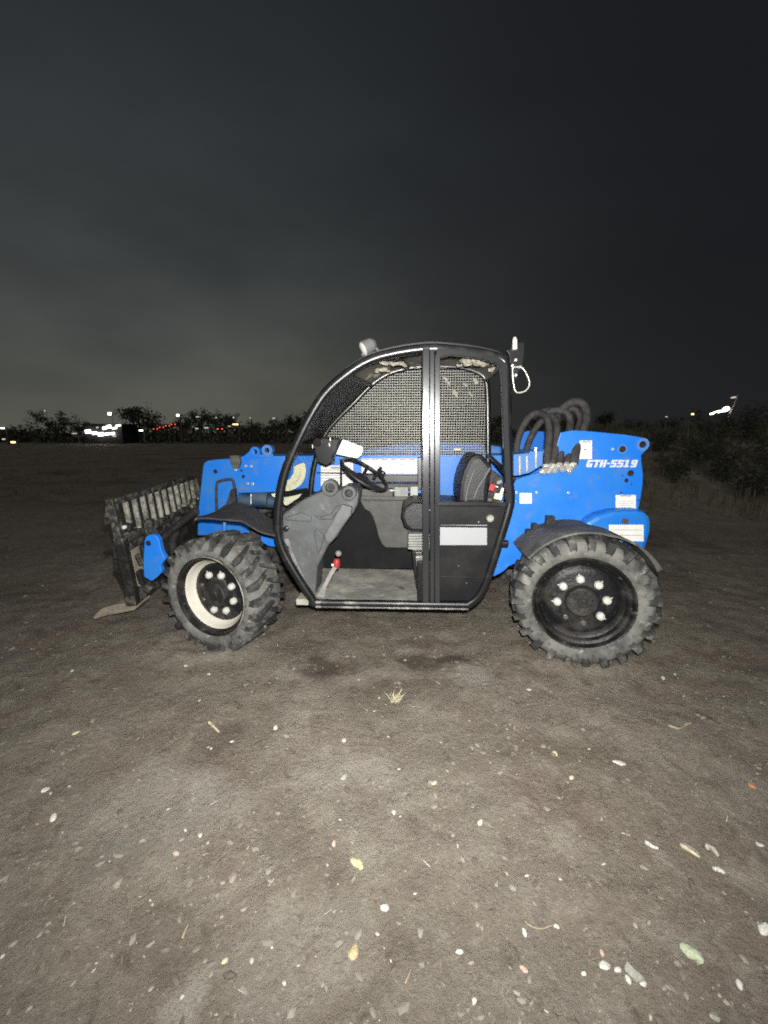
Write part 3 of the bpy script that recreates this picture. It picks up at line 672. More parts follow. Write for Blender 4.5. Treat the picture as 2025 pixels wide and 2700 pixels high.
# B post and door
a, b = at(1123, 921, NV - .004), at(1122, 1590, NV - .004)
auto_smooth(part('middle_post', POST, cabf, lambda bm: add_tube(bm, [a, (a + b) / 2, b], .02, prof=sq(.030, .0195, .14), ref=(0, 1, 0))), 25)
# cross members joining hoops
for (pn, pf) in ((npw[3], fpw[5]), (npw[1], fpw[7]), (npw[25], fpw[12]), (npw[22], fpw[14]), (npw[10], fpw[0] + Vector((0, 0, -.2)))):
    part('cross_member', FRAME, cabf, lambda bm: add_cyl(bm, pn, pf, .016, 8))
# rear pillar panel between near and far rear posts is open; roof + windscreen lofts
def resample(P, n):
    L = [0]
    for p, q in zip(P, P[1:]): L.append(L[-1] + (q - p).length)
    out = []
    for i in range(n):
        s = L[-1] * i / (n - 1); k = 0
        while k < len(L) - 2 and L[k + 1] < s: k += 1
        t = (s - L[k]) / max(1e-6, L[k + 1] - L[k]); out.append(P[k].lerp(P[k + 1], t))
    return out
dn_near = densify(npw); 
def seg_near(i0, i1): return smooth_path([npw[i % len(npw)] for i in range(i0, i1 + 1)], 5)
def loft(bm, A, B, th, cross=6, crown=0.0):
    n = len(A); rows = []
    for i in range(n):
        r = []
        for j in range(cross + 1):
            t = j / cross; p = A[i].lerp(B[i], t) + Vector((0, 0, crown * math.sin(math.pi * t))); r.append(p)
        rows.append(r)
    V = [[bm.verts.new(p) for p in r] for r in rows]; U = [[bm.verts.new(p + Vector(th)) for p in r] for r in rows]
    for i in range(n - 1):
        for j in range(cross):
            bm.faces.new((V[i][j], V[i + 1][j], V[i + 1][j + 1], V[i][j + 1])); bm.faces.new((U[i][j], U[i][j + 1], U[i + 1][j + 1], U[i + 1][j]))
    for i in range(n - 1):
        bm.faces.new((V[i][0], U[i][0], U[i + 1][0], V[i + 1][0])); bm.faces.new((V[i][cross], V[i + 1][cross], U[i + 1][cross], U[i][cross]))
    for j in range(cross):
        bm.faces.new((V[0][j], V[0][j + 1], U[0][j + 1], U[0][j])); bm.faces.new((V[n - 1][j], U[n - 1][j], U[n - 1][j + 1], V[n - 1][j + 1]))
rA = resample(smooth_path([npw[3], npw[2], npw[1], npw[0], npw[28], npw[27], npw[26], npw[25]], 4), 22)
rB = resample(smooth_path([fpw[i] for i in range(5, 13)], 4), 22)
roof = part('roof', LINER, TH, lambda bm: loft(bm, [p + Vector((0, .02, .004)) for p in rA], [p + Vector((0, -.015, .004)) for p in rB], (0, 0, .016), 8, .018))
auto_smooth(roof, 50); roof['label'] = 'dusty roof lining under the black roof'
rt = part('roof_skin', BLACK, roof, lambda bm: loft(bm, [p + Vector((0, .0, .026)) for p in rA], [p + Vector((0, .0, .026)) for p in rB], (0, 0, .010), 8, .022))
auto_smooth(rt, 50)
wN = resample(smooth_path([npw[9], npw[8], npw[7], npw[6], npw[5], npw[4], npw[3]], 4), 31)
wF = resample(smooth_path([fpw[0], fpw[1], fpw[2], fpw[3], fpw[4], fpw[5]], 4), 31)
CLEAR = bpy.data.materials.new('clear_glazing'); CLEAR.use_nodes = True; _n = CLEAR.node_tree.nodes; _l = CLEAR.node_tree.links
_t = _n.new('ShaderNodeBsdfTransparent'); _t.inputs[0].default_value = (.97, .98, .97, 1); _m = _n.new('ShaderNodeMixShader'); _m.inputs[0].default_value = .05
_n['Principled BSDF'].inputs['Base Color'].default_value = (.05, .05, .05, 1); _n['Principled BSDF'].inputs['Roughness'].default_value = .1
_l.new(_t.outputs[0], _m.inputs[1]); _l.new(_n['Principled BSDF'].outputs[0], _m.inputs[2]); _l.new(_m.outputs[0], _n['Material Output'].inputs[0])
ws = bpy.data.objects.new('windscreen', None); C.objects.link(ws); ws.parent = TH
for nm, m_, i0, i1 in (('clear_pane', CLEAR, 0, 16), ('tinted_pane', GLASS, 16, 31)):
    auto_smooth(part(nm, m_, ws, lambda bm: loft(bm, [p + Vector((0, .02, 0)) for p in wN[i0:i1]], [p + Vector((0, -.02, 0)) for p in wF[i0:i1]], (-.005, 0, .004), 4, 0.0)), 50)
# pale dried mud clumps on the roof lining
for i, (x, y, v, s) in enumerate([(420, 265, .25, .030), (470, 272, .27, .026), (545, 278, .3, .022), (395, 330, .4, .028), (675, 305, .6, .018), (885, 305, .6, .015), (1120, 260, .3, .04), (1290, 270, .35, .035), (1320, 330, .4, .03), (1170, 245, .25, .03), (1060, 280, .5, .025)]):
    c = PT(8, [(x, y)], v)[0]
    def clump(bm):
        bmesh.ops.create_icosphere(bm, subdivisions=3, radius=s, matrix=Matrix.Translation(c) @ Matrix.Diagonal((1.7, 1, .22, 1)))
        for w in bm.verts: w.co += Vector((mn.noise(w.co * 40), mn.noise(w.co * 40 + Vector((5, 0, 0))), mn.noise(w.co * 40 + Vector((0, 7, 0))))) * s * .8
    part('mud_patch', mat('dried_mud', (.45, .42, .34), .9, 0, (.25, .23, .19), 30), roof, clump)
# wire mesh guard on the far side
gpoly = [(p.x, p.z) for p in densify(fpw, False)]
gpoly = gpoly + [(gpoly[-1][0], at(1287, 1205, FV).z), (gpoly[0][0], at(850, 1205, FV).z)]
def spans(val, axis):
    hits = []
    n = len(gpoly)
    for i in range(n):
        a, b = gpoly[i], gpoly[(i + 1) % n]
        p, q = a[axis], b[axis]
        if (p <= val < q) or (q <= val < p):
            t = (val - p) / (q - p); hits.append(a[1 - axis] + (b[1 - axis] - a[1 - axis]) * t)
    hits.sort(); return list(zip(hits[::2], hits[1::2]))
def meshguard(bm):
    us = [p[0] for p in gpoly]; ws_ = [p[1] for p in gpoly]; step = .0182; w_low = at(1000, 1200, FV).z
    u = min(us) + .01; k = 0
    while u < max(us):
        for a, b in spans(u, 0):
            a = max(a, w_low)
            if b - a > .02: add_box(bm, (u, FV - .004, (a + b) / 2), (.0024, .0030, b - a))
        u += step
    w = w_low
    while w < max(ws_):
        for a, b in spans(w, 1):
            if b - a > .02: add_box(bm, ((a + b) / 2, FV - .0078, w), (b - a, .0030, .0040))
        w += step
mg = part('mesh_guard', WIRE, TH, meshguard); mg['kind'] = 'stuff'; mg['label'] = 'fine wire mesh guard over the far cab side'
for (x, y, q) in ((985, 510, .018), (1110, 520, .012), (930, 430, .014), (1060, 440, .012), (1150, 415, .016), (900, 395, .012)):
    c = PT(8, [(x, y)], FV - .015)[0]
    def dab(bm):
        bmesh.ops.create_icosphere(bm, subdivisions=2, radius=q, matrix=Matrix.Translation(c) @ Matrix.Rotation(q * 50, 4, 'Y') @ Matrix.Diagonal((1.8, .3, .7, 1)))
        for w in bm.verts: w.co += Vector((mn.noise(w.co * 60), 0, mn.noise(w.co * 60 + Vector((0, 7, 0))))) * q * .9
    part('mud_dab', MATS['dried_mud'], mg, dab)
# door: stiles, top rail, lower panel
DV = .085
door = bpy.data.objects.new('door', None); C.objects.link(door); door.parent = TH
dpath = [at(x, y, DV) for x, y in ((1153, 1588), (1153, 1250), (1153, 945), (1157, 931), (1190, 929), (1262, 938), (1308, 950), (1325, 963), (1329, 1000), (1333, 1150), (1338, 1270), (1340, 1325))]
auto_smooth(part('door_frame', POST, door, lambda bm: add_tube(bm, dpath, .02, prof=sq(.020, .0155, .18), ref=(0, 1, 0))), 25)
ds = [at(x, y, DV + .001) for x, y in ((1139, 1588), (1139, 1250), (1139, 924))]
auto_smooth(part('door_stile', POST, door, lambda bm: add_tube(bm, ds, .02, prof=sq(.020, .0125, .18), ref=(0, 1, 0))), 25)
dp = [at(x, y, DV + .012) for x, y in ((1140, 1328), (1338, 1328), (1344, 1342), (1322, 1410), (1291, 1506), (1266, 1558), (1238, 1586), (1100, 1586), (1100, 1480), (1140, 1480))]
lower = part('door_panel', DOORM, door, lambda bm: add_prism(bm, dp, (0, .03, 0)), .008)
a, b = at(1150, 1328, DV), at(1336, 1328, DV); part('door_rail', FRAME, door, lambda bm: add_box(bm, (a + b) / 2, ((b - a).length, .045, .026)), .006)
a, b = at(1142, 1388, DV + .008), at(1318, 1388, DV + .008); part('pressed_rib', DOORM, lower, lambda bm: add_box(bm, (a + b) / 2, ((b - a).length, .014, .012)), .004)
for s0 in ((1143, 1520, 1290, 1524),):
    a, b = at(s0[0], s0[1], DV + .010), at(s0[2], s0[3], DV + .010); part('pressed_rib', DOORM, lower, lambda bm: add_box(bm, (a + b) / 2, ((b - a).length, .008, .010)), .003)
P = [at(x, y, DV + .009) for x, y in ((1156, 1384), (1284, 1384), (1284, 1437), (1156, 1437))]
part('sticker', PLATE, lower, lambda bm: add_prism(bm, P, (0, -.003, 0)), .001, label='plain pale grey rectangular sticker')
c = at(1292, 1366, DV + .01); part('door_latch', mat('pale_knob', (.45, .43, .38), .5, 0, (.2, .19, .17), 40), lower, lambda bm: add_lathe(bm, [(0, .022), (-.010, .023), (-.020, .018), (-.024, .008), (-.024, .0005)], seg=18, M=Matrix.Translation(c)), 0)
for (x, y) in ((1332, 1432), (1350, 1262)):
    c = at(x, y, NV); part('hinge', BLACK, door, lambda bm: add_cyl(bm, c + Vector((-.02, 0, 0)), c + Vector((.018, 0, 0)), .020, 14), .005)
for (x, y) in ((1209, 1491), (1230, 1537), (1262, 1376), (1133, 1345)):
    c = at(x, y, DV + .011); part('rivet', STEEL, lower, lambda bm: add_cyl(bm, c, c + Vector((0, -.004, 0)), .005, 8))
# lower sill rails, worn bright
for (y, r) in ((1588, .010), (1600, .008)):
    a, b = at(833, y, NV - .03), at(1235, y + 6, NV - .03); part('sill_rail', mat('worn_black_rail', (.03, .03, .03), .45, 0, (.25, .24, .22), 9, .50, .62), cabf, lambda bm: add_cyl(bm, a, b, r, 8))

# --- cab inside
fw = at(900, 1583, .12).z
fu0, fu1 = at(820, 1580, .12).x, at(1112, 1580, .12).x
part('cab_floor', FLOORM, TH, lambda bm: add_box(bm, ((fu0 + fu1) / 2 + .05, .44, fw - .02), (fu1 - fu0 + .3, .64, .04)), .006)
bw = [at(x, y, .77) for x, y in ((845, 1310), (1300, 1310), (1300, 1500), (845, 1500))]
part('inner_wall', mat('dull_black', (.010, .010, .011), .7, 0, (.016, .016, .016), 6, spec=.15), TH, lambda bm: add_prism(bm, bw, (0, .02, 0)), .004)
sp_ = [(930, 140), (1000, 262), (1050, 290), (1085, 340), (1120, 440), (1150, 560), (1185, 640), (1230, 684), (1700, 692), (1700, 140)]
prism_part('side_console', GREYD, TH, 6, sp_, .66, .755, .010)
a = at(945, 1316, .62); b = at(1118, 1316, .62)
part('dash_shelf', GREYD, TH, lambda bm: add_box(bm, (a + b) / 2 + Vector((0, .06, .01)), ((b - a).length + .1, .18, .030)), .006)
for (x0, y0, x1, y1, v, m) in ((940, 1252, 1106, 1272, .74, BLACK), (980, 1276, 1106, 1292, .70, GREYD), (1040, 1284, 1076, 1312, .60, BELLOWS), (1082, 1283, 1102, 1312, .60, mat('pale_switch_panel', (.42, .42, .38), .6)), (948, 1290, 1036, 1312, .60, GREYD), (1101, 1206, 1113, 1290, .70, BLACK)):
    P = [at(x, y, v) for x, y in ((x0, y0), (x1, y0), (x1, y1), (x0, y1))]
    part('switch_box', m, TH, lambda bm: add_prism(bm, P, (0, .06, 0)), .005)
for (x, y) in ((985, 1292), (1034, 1293), (976, 1279)):
    c = at(x, y, .585); part('switch', WHITE, TH, lambda bm: add_box(bm, c, (.035, .02, .010)), .003)
# grey front console
ca = [(100, 320), (200, 245), (310, 165), (420, 110), (520, 70), (560, 30), (640, 20), (710, 60), (790, 15), (860, 5), (915, 40), (940, 100), (925, 200), (880, 300), (800, 400), (700, 560), (600, 660), (545, 770), (485, 900), (462, 1200), (380, 1195), (300, 1040), (230, 870), (150, 680), (105, 590), (95, 460)]
con = prism_part('front_console', GREY, TH, 6, ca, .20, .42, .014, 'grey moulded front console with pivot bosses')
bar = PT(6, [(745, 205), (865, 240), (850, 330), (640, 625), (575, 640), (555, 545)], .165)
part('console_strap', mat('light_grey_strap', (.145, .152, .155), .55, 0, (.105, .108, .105), 10), con, lambda bm: add_prism(bm, bar, (0, .05, 0)), .012)
for p, r0, r1 in (((622, 28), .026, .052), ((828, 85), .022, .046)):
    c = PT(6, [p], .16)[0]
    part('pivot_boss', GREY, con, lambda bm: add_lathe(bm, [(.05, r1), (.0, r1), (-.004, r1 - .005), (-.004, r0 + .004), (.004, r0), (.04, r0), (.04, .0005)], seg=30, M=Matrix.Translation(c)), 0)
    part('pivot_pin', HOLE, con, lambda bm: add_cyl(bm, c + Vector((0, .039, 0)), c + Vector((0, .030, 0)), r0 * .75, 16), .002)
for ribp in ([(120, 350), (300, 300), (420, 345), (415, 400), (150, 385)], [(430, 330), (520, 345), (630, 310), (700, 215), (745, 235), (660, 350), (640, 380), (500, 375)], [(470, 470), (560, 560), (520, 700), (490, 760), (440, 520)]):
    P = PT(6, ribp, .185); part('moulded_rib', GREY, con, lambda bm: add_prism(bm, P, (0, .03, 0)), .008)
wr = PT(6, [(115, 590), (165, 580), (260, 840), (400, 1130), (462, 1215), (420, 1215), (330, 1070), (215, 830)], .185)
part('worn_edge', mat('worn_grey_edge', (.23, .23, .22), .6, 0, (.11, .11, .105), 14), con, lambda bm: add_prism(bm, wr, (0, .03, 0)), .004)
c = PT(6, [(135, 480)], .17)[0]; part('console_socket', BLACK, con, lambda bm: add_cyl(bm, c, c + Vector((0, .03, 0)), .018, 12), .004)
# pale strip with light on the floor's front edge put into its colour, and red-grip lever
P = PT(6, [(465, 1215), (510, 1150), (590, 1000), (650, 890), (700, 905), (640, 1000), (580, 1120), (560, 1225)], .16)
part('lit_floor_edge', mat('pale_lit_edge', (.36, .34, .31), .6, 0, (.2, .19, .18), 14), TH, lambda bm: add_prism(bm, P, (0, .012, 0)), .003)
lv = bpy.data.objects.new('floor_lever', None); C.objects.link(lv); lv.parent = TH
a, b, c = PT(6, [(690, 905), (700, 800), (715, 745)], .22)
part('lever_grip', RED, lv, lambda bm: add_tube(bm, [a, a.lerp(b, .3), a.lerp(b, .8), b], [.020, .025, .022, .016], 12), smooth=True)
part('lever_knob', mat('grey_knob', (.22, .21, .20), .6), lv, lambda bm: bmesh.ops.create_uvsphere(bm, u_segments=14, v_segments=8, radius=.021, matrix=Matrix.Translation(c)), smooth=True)
a2 = PT(6, [(650, 870)], .20)[0]; part('lever_tag', WHITE, lv, lambda bm: add_box(bm, a2, (.014, .004, .016)))
# steering wheel and column
sc_ = at(962, 1250, .40); nrm = Vector((.535, -.19, .825)).normalized()
rq = nrm.to_track_quat('Z', 'Y').to_matrix().to_4x4(); MS = Matrix.Translation(sc_) @ rq
stw = bpy.data.objects.new('steering_wheel', None); C.objects.link(stw); stw.parent = TH
ring = [MS @ Vector((.172 * math.cos(t), .172 * math.sin(t), 0)) for t in [2 * math.pi * i / 40 for i in range(40)]]
part('wheel_rim', VINYL, stw, lambda bm: add_tube(bm, ring, .0115, 8, closed=True), smooth=True)
for k in range(3):
    t = 2 * math.pi * k / 3 + .4
    part('spoke', VINYL, stw, lambda bm: add_tube(bm, [MS @ Vector((0, 0, -.03)), MS @ Vector((.09 * math.cos(t), .09 * math.sin(t), -.02)), MS @ Vector((.17 * math.cos(t), .17 * math.sin(t), 0))], .012, 6))
part('horn_boss', VINYL, stw, lambda bm: add_tube(bm, [MS @ Vector((0, 0, -.05)), MS @ Vector((0, 0, -.02))], [.035, .045], 16))
kb = MS @ Vector((.14, -.06, .03)); part('steering_knob', BLACK, stw, lambda bm: add_cyl(bm, kb - nrm * .02, kb + nrm * .02, .022, 12), .006)
cb = MS @ Vector((0, 0, -.05)); part('steering_column', BLACK, TH, lambda bm: add_tube(bm, [cb, cb - nrm * .16, cb - nrm * .30 + Vector((-.02, 0, -.04))], [.03, .04, .05], 12))
a, b = at(1005, 1232, .45), at(985, 1262, .47); part('stalk', BLACK, TH, lambda bm: add_cyl(bm, a, b, .012, 8), .003)
# dark display housing by the windscreen
prism_part('display_housing', BLACK, TH, 5, [(130, 250), (150, 110), (240, 60), (340, 70), (470, 75), (430, 260), (380, 310), (375, 400), (290, 440), (190, 400)], .55, .66, .012)
c = PT(5, [(180, 130)], .54)[0]; part('gauge', mat('dark_gauge', (.02, .015, .018), .2), TH, lambda bm: add_cyl(bm, c, c + Vector((0, .02, 0)), .030, 20), .003)
for p in ((335, 160), (345, 90), (118, 180)):
    c = PT(5, [p], .545)[0]; part('gauge_clip', SILVER, TH, lambda bm: add_box(bm, c, (.010, .006, .026)), .002)
a = PT(5, [(485, 345), (485, 700)], .80); part('window_bar', BLACK, cabf, lambda bm: add_cyl(bm, a[0], a[1], .009, 8))
a = PT(5, [(170, 520), (900, 535)], .80); part('window_bar', BLACK, cabf, lambda bm: add_cyl(bm, a[0], a[1], .004, 6))
# seat
seat = bpy.data.objects.new('seat', None); C.objects.link(seat); seat.parent = TH
cush = [at(x, y, .27) for x, y in ((1062, 1340), (1090, 1325), (1160, 1328), (1290, 1335), (1290, 1400), (1160, 1404), (1085, 1402), (1066, 1388), (1057, 1362))]
part('seat_cushion', VINYL, seat, lambda bm: add_prism(bm, cush, (0, .42, 0)), .022)
back = [(690, 790), (690, 600), (705, 480), (745, 330), (800, 210), (850, 135), (900, 100), (960, 92), (1020, 110), (1060, 160), (1110, 210), (1150, 270), (1150, 330), (1110, 480), (1090, 620), (1085, 790)]
bk = prism_part('backrest', VINYL, seat, 7, back, .30, .68, .028)
for path in ([(780, 760), (800, 600), (850, 440), (910, 290)], [(890, 720), (950, 560), (1050, 400), (1120, 280)]):
    P = smooth_path(PT(7, path, .296), 4); part('seat_piping', PIPE, bk, lambda bm: add_tube(bm, P, .008, 8), smooth=True)
P = PT(7, [(1120, 300), (1200, 340), (1290, 420), (1290, 760), (1070, 760), (1100, 560)], .40)
part('seat_bracket', DARK, seat, lambda bm: add_prism(bm, P, (0, .2, 0)), .006)
be = bpy.data.objects.new('seat_belt', None); C.objects.link(be); be.parent = TH
c = PT(7, [(1145, 555)], .25)[0]; part('buckle', RED, be, lambda bm: add_box(bm, c, (.035, .02, .048), Matrix.Rotation(.3, 3, 'Y')), .006)
for p, s, m in (((1245, 480), (.034, .02, .022), BELLOWS), ((1230, 680), (.050, .02, .040), CREAM), ((1280, 610), (.02, .02, .05), CREAM), ((1110, 730), (.03, .03, .03), GREYD), ((1200, 540), (.03, .012, .01), WHITE)):
    c = PT(7, [p], .27)[0]; part('belt_webbing', m, be, lambda bm: add_box(bm, c, s, Matrix.Rotation(random.uniform(-.5, .5), 3, 'Y')), .005)
for i in range(6):
    y0 = 1408 + i * 7.0; P = [at(x, y, .30 + (i % 2) * .012) for x, y in ((1078 - (i % 2) * 2, y0), (1180, y0), (1180, y0 + 5.6), (1076, y0 + 5.6))]
    part('seat_bellows', BELLOWS, seat, lambda bm: add_prism(bm, P, (0, .34, 0)), .003)
P = [at(x, y, .28) for x, y in ((1096, 1468), (1118, 1468), (1118, 1494), (1098, 1494))]; part('seat_foot', STEEL, seat, lambda bm: add_prism(bm, P, (0, .05, 0)), .003)
P = [at(x, y, .34) for x, y in ((1085, 1448), (1200, 1448), (1200, 1580), (1100, 1580))]; part('seat_pedestal', BLACK, seat, lambda bm: add_prism(bm, P, (0, .3, 0)), .006)

# --- work lamp on the roof, rear bracket
wlp = bpy.data.objects.new('work_lamp', None); C.objects.link(wlp); wlp.parent = TH
c = PT(8, [(275, 135)], .40)[0]; ax = Vector((-.75, -.35, -.45)).normalized()
Mx = Matrix.Translation(c) @ ax.to_track_quat('-Y', 'Z').to_matrix().to_4x4()
part('lamp_housing', LAMPG, wlp, lambda bm: add_lathe(bm, [(.05, .001), (.05, .028), (.03, .042), (-.03, .048), (-.036, .044)], seg=22, M=Mx), smooth=False)
part('lamp_lens', LENS, wlp, lambda bm: add_lathe(bm, [(-.036, .044), (-.045, .03), (-.048, .001)], seg=22, M=Mx), smooth=True)
a, b = PT(8, [(310, 105), (368, 180)], .42); part('lamp_bracket', LAMPG, wlp, lambda bm: add_cyl(bm, a, b, .009, 8))
a, b = PT(8, [(225, 200), (275, 222)], .40); part('lamp_bracket', STEEL, wlp, lambda bm: add_cyl(bm, a, b, .010, 8))
rb = prism_part('rear_bracket', BLACK, TH, 8, [(1395, 165), (1440, 150), (1442, 105), (1548, 100), (1545, 200), (1530, 300), (1500, 330), (1488, 400), (1442, 400), (1430, 300), (1420, 200)], .13, .16, .004)
a, b = PT(8, [(1467, 160), (1467, 58)], .12); part('antenna_base', WHITE, rb, lambda bm: add_tube(bm, [a, a.lerp(b, .7), b], [.014, .013, .009], 12), smooth=True)
for p in ((1445, 290), (1505, 302), (1472, 245), (1472, 368)):
    c = PT(8, [p], .128)[0]; part('bolt', SILVER, rb, lambda bm: add_cyl(bm, c, c + Vector((0, -.012, 0)), .009, 8), .002)
for p in ((840, 92), (690, 116), (1085, 118)):
    c = PT(8, [p], .35)[0]; part('roof_stud', BLACK, TH, lambda bm: add_cyl(bm, c - Vector((0, 0, .03)), c + Vector((0, 0, .006)), .012, 8), .003)

# ------------------------------------------------------------------ loose things on the machine
def world(pl): return ORG + UX * pl.x + VX * pl.y + Vector((0, 0, pl.z))
lpP = smooth_path([world(p) for p in PT(8, [(1448, 305), (1452, 400), (1468, 488), (1500, 508), (1555, 492), (1585, 445), (1578, 395), (1555, 345), (1530, 310), (1500, 302), (1470, 300), (1448, 305)], .115)], 4)
lo_ = part('wire_loop', SILVER, None, lambda bm: add_tube(bm, lpP[:-1], .0048, 8, closed=True), smooth=True)
tag(lo_, 'silver wire loop hanging from the bracket behind the cab', 'wire loop')
pp = [world(p) for p in PT(5, [(510, 90), (640, 138), (765, 190), (762, 240), (748, 292), (690, 335), (550, 306), (420, 280), (462, 185)], .50)]
ppo = part('paper_sheet', mat('white_paper', (.78, .78, .76), .7), None, lambda bm: add_prism(bm, pp, VX * .004), .001)
tag(ppo, 'crumpled white paper sheet stuck behind the steering wheel', 'paper')

# ------------------------------------------------------------------ loose ground cover: gravel, straw, dry grass (nobody could count it)
def isle_mat(name, cols, rough=.85):
    m = bpy.data.materials.new(name); m.use_nodes = True; nt = m.node_tree; n = nt.nodes; l = nt.links
    g = n.new('ShaderNodeNewGeometry'); cr = n.new('ShaderNodeValToRGB'); cr.color_ramp.interpolation = 'CONSTANT'
    e = cr.color_ramp.elements
    for i, c in enumerate(cols):
        q = e[i] if i < 2 else e.new(i / len(cols)); q.position = i / len(cols); q.color = (*c, 1)
    l.new(g.outputs['Random Per Island'], cr.inputs[0]); b = n['Principled BSDF']; l.new(cr.outputs[0], b.inputs['Base Color']); b.inputs['Roughness'].default_value = rough
    return m
ICO = []
_b = bmesh.new(); bmesh.ops.create_icosphere(_b, subdivisions=1, radius=1); _b.verts.ensure_lookup_table()
ICO_V = [v.co.copy() for v in _b.verts]; ICO_F = [[v.index for v in f.verts] for f in _b.faces]; _b.free()
def scatter(name, n, place, size, colours, label, cat, flat=(.35, .7), long=(1, 1.6), sink=.25):
    rng = random.Random(len(name) * 13 + n); V = []; Fc = []
    for i in range(n):
        x, y = place(rng); z = rough_h(x, y); s = size(rng); a = rng.uniform(0, math.pi); ca, sa = math.cos(a), math.sin(a)
        fx = s * rng.uniform(*long); fy = s * rng.uniform(.6, 1); fz = s * rng.uniform(*flat); b = len(V)
        for v in ICO_V:
            k = 1 + rng.uniform(-.28, .28); X, Y, Zz = v.x * fx * k, v.y * fy * k, v.z * fz * k
            V.append((x + X * ca - Y * sa, y + X * sa + Y * ca, z + Zz + fz * (1 - 2 * sink) * .5))
        Fc += [[b + q for q in f] for f in ICO_F]
    me = bpy.data.meshes.new(name); me.from_pydata(V, [], Fc); me.update()
    o = link(name, me, isle_mat(name, colours)); o['kind'] = 'stuff'; o['label'] = label; o['category'] = cat
    return o
def plc(rng):
    while True:
        y = .5 + 8.5 * rng.random() ** 1.9; x = rng.uniform(-1, 1) * (.9 + y * 1.05)
        if mn.noise((x * 1.3, y * 1.3, 5)) > rng.uniform(-.9, .25): return x, y
scatter('gravel', 3400, plc, lambda r: .0018 + .0055 * r.random() ** 3.5, [(.46, .43, .36), (.28, .26, .22), (.24, .21, .18), (.34, .30, .24), (.52, .50, .44), (.27, .24, .21), (.30, .27, .23), (.22, .19, .16)], 'pale gravel and grit scattered over the dirt', 'gravel')
scatter('dirt_clods', 8000, plc, lambda r: .003 + .012 * r.random() ** 4, [(.175, .152, .125), (.15, .128, .102), (.22, .20, .17), (.125, .105, .085), (.26, .24, .205)], 'small crumbs of brown dirt covering the ground', 'dirt', sink=.45)
def blades(name, n, place, ln, wd, colours, label, cat, lie, per=1):
    rng = random.Random(n); V = []; Fc = []
    for i in range(n):
        x, y = place(rng); z = rough_h(x, y)
        for k in range(per):
            a = rng.uniform(0, 2 * math.pi); L = ln(rng); w = wd * rng.uniform(.6, 1.4); d = Vector((math.cos(a), math.sin(a), 0)); s = Vector((-d.y, d.x, 0)) * w
            p = Vector((x, y, z + .002)) + d * rng.uniform(0, .03); b = len(V)
            if lie:
                e = p + d * L + Vector((0, 0, rng.uniform(.0, .012))); up = Vector((0, 0, w * .8))
                V += [p - s, p + s, p + up, e - s, e + s, e + up]; Fc += [(b, b + 3, b + 5, b + 2), (b + 1, b + 2, b + 5, b + 4), (b, b + 2, b + 1), (b + 3, b + 4, b + 5)]
            else:
                lean = rng.uniform(.1, .7); m = p + Vector((0, 0, L * .55)) + d * L * .18 * lean; e = p + Vector((0, 0, L * (1 - .25 * lean))) + d * L * .6 * lean
                V += [p - s, p + s, m - s * .8, m + s * .8, e]; Fc += [(b, b + 1, b + 3, b + 2), (b + 2, b + 3, b + 4)]
    me = bpy.data.meshes.new(name); me.from_pydata(V, [], Fc); me.update()
    o = link(name, me, isle_mat(name, colours, .8))
    if label: o['kind'] = 'stuff'; o['label'] = label; o['category'] = cat
    return o
blades('straw', 300, plc, lambda r: r.uniform(.008, .032), .0009, [(.52, .47, .36), (.36, .31, .23), (.24, .2, .15), (.6, .57, .48)], 'short bits of straw and chaff strewn on dirt', 'straw', True)
def plg(rng):
    while True:
        y = rng.uniform(6.2, 17); x = rng.uniform(1.2, 16)
        if x > 2.0 + (9 - y) * .5 and mn.noise((x * .7, y * .7, 2)) > rng.uniform(-.5, .4): return x, y
blades('bank_grass', 5200, plg, lambda r: r.uniform(.10, .42), .006, [(.10, .10, .05), (.16, .14, .09), (.07, .085, .035), (.20, .17, .11)], 'dim rough grass covering the bank behind the machine', 'grass', False, 3)
def plf(rng):
    y = 9 + 45 * rng.random() ** 1.3; return rng.uniform(-1.15, .9) * y, y
blades('field_grass', 6000, plf, lambda r: r.uniform(.04, .13), .008, [(.12, .108, .082), (.14, .12, .095), (.10, .092, .07)], 'dark low grass of the field beyond the machine', 'grass', False, 2)

# ------------------------------------------------------------------ single stones and sticks one can pick out
SCOL = {'white': (.66, .65, .58), 'cream': (.60, .54, .38), 'yellow': (.62, .56, .30), 'amber': (.56, .42, .24), 'green': (.50, .56, .38), 'grey': (.36, .36, .31), 'red': (.50, .22, .12), 'pink': (.55, .42, .34)}
def stone(px, py, size_px, col, label, elong=1.3, rot=None):
    p = on_ground(px, py); d = (p - Vector((0, 0, CAM_H))).length
    r = size_px / F * d * .40; rng = random.Random(px * 3 + py)
    bm = bmesh.new(); bmesh.ops.create_icosphere(bm, subdivisions=2, radius=1)
    off = Vector((px * .37, py * .11, 0))
    for v in bm.verts:
        k = 1 + .33 * mn.noise(v.co * 1.1 + off) + .14 * mn.noise(v.co * 2.9 + off); v.co *= k
        v.co.x *= elong; v.co.y *= .85; v.co.z *= .5
        if v.co.z < -.3: v.co.z = -.3
    bmesh.ops.scale(bm, vec=(r, r, r), verts=bm.verts[:])
    me = mesh_of(bm, 'stone')
    c = SCOL[col]; m = mat('stone_' + col, c, .8, 0, tuple(x * .6 for x in c), 90, .42, .68, bump=.3, bscale=200)
    o = link('stone', me, m); o.location = (p.x, p.y, p.z + r * .04); o.rotation_euler = (rng.uniform(-.2, .2), rng.uniform(-.2, .2), rot if rot is not None else rng.uniform(0, 3.1))
    tag(o, label, 'stone', 'loose stones on the dirt')
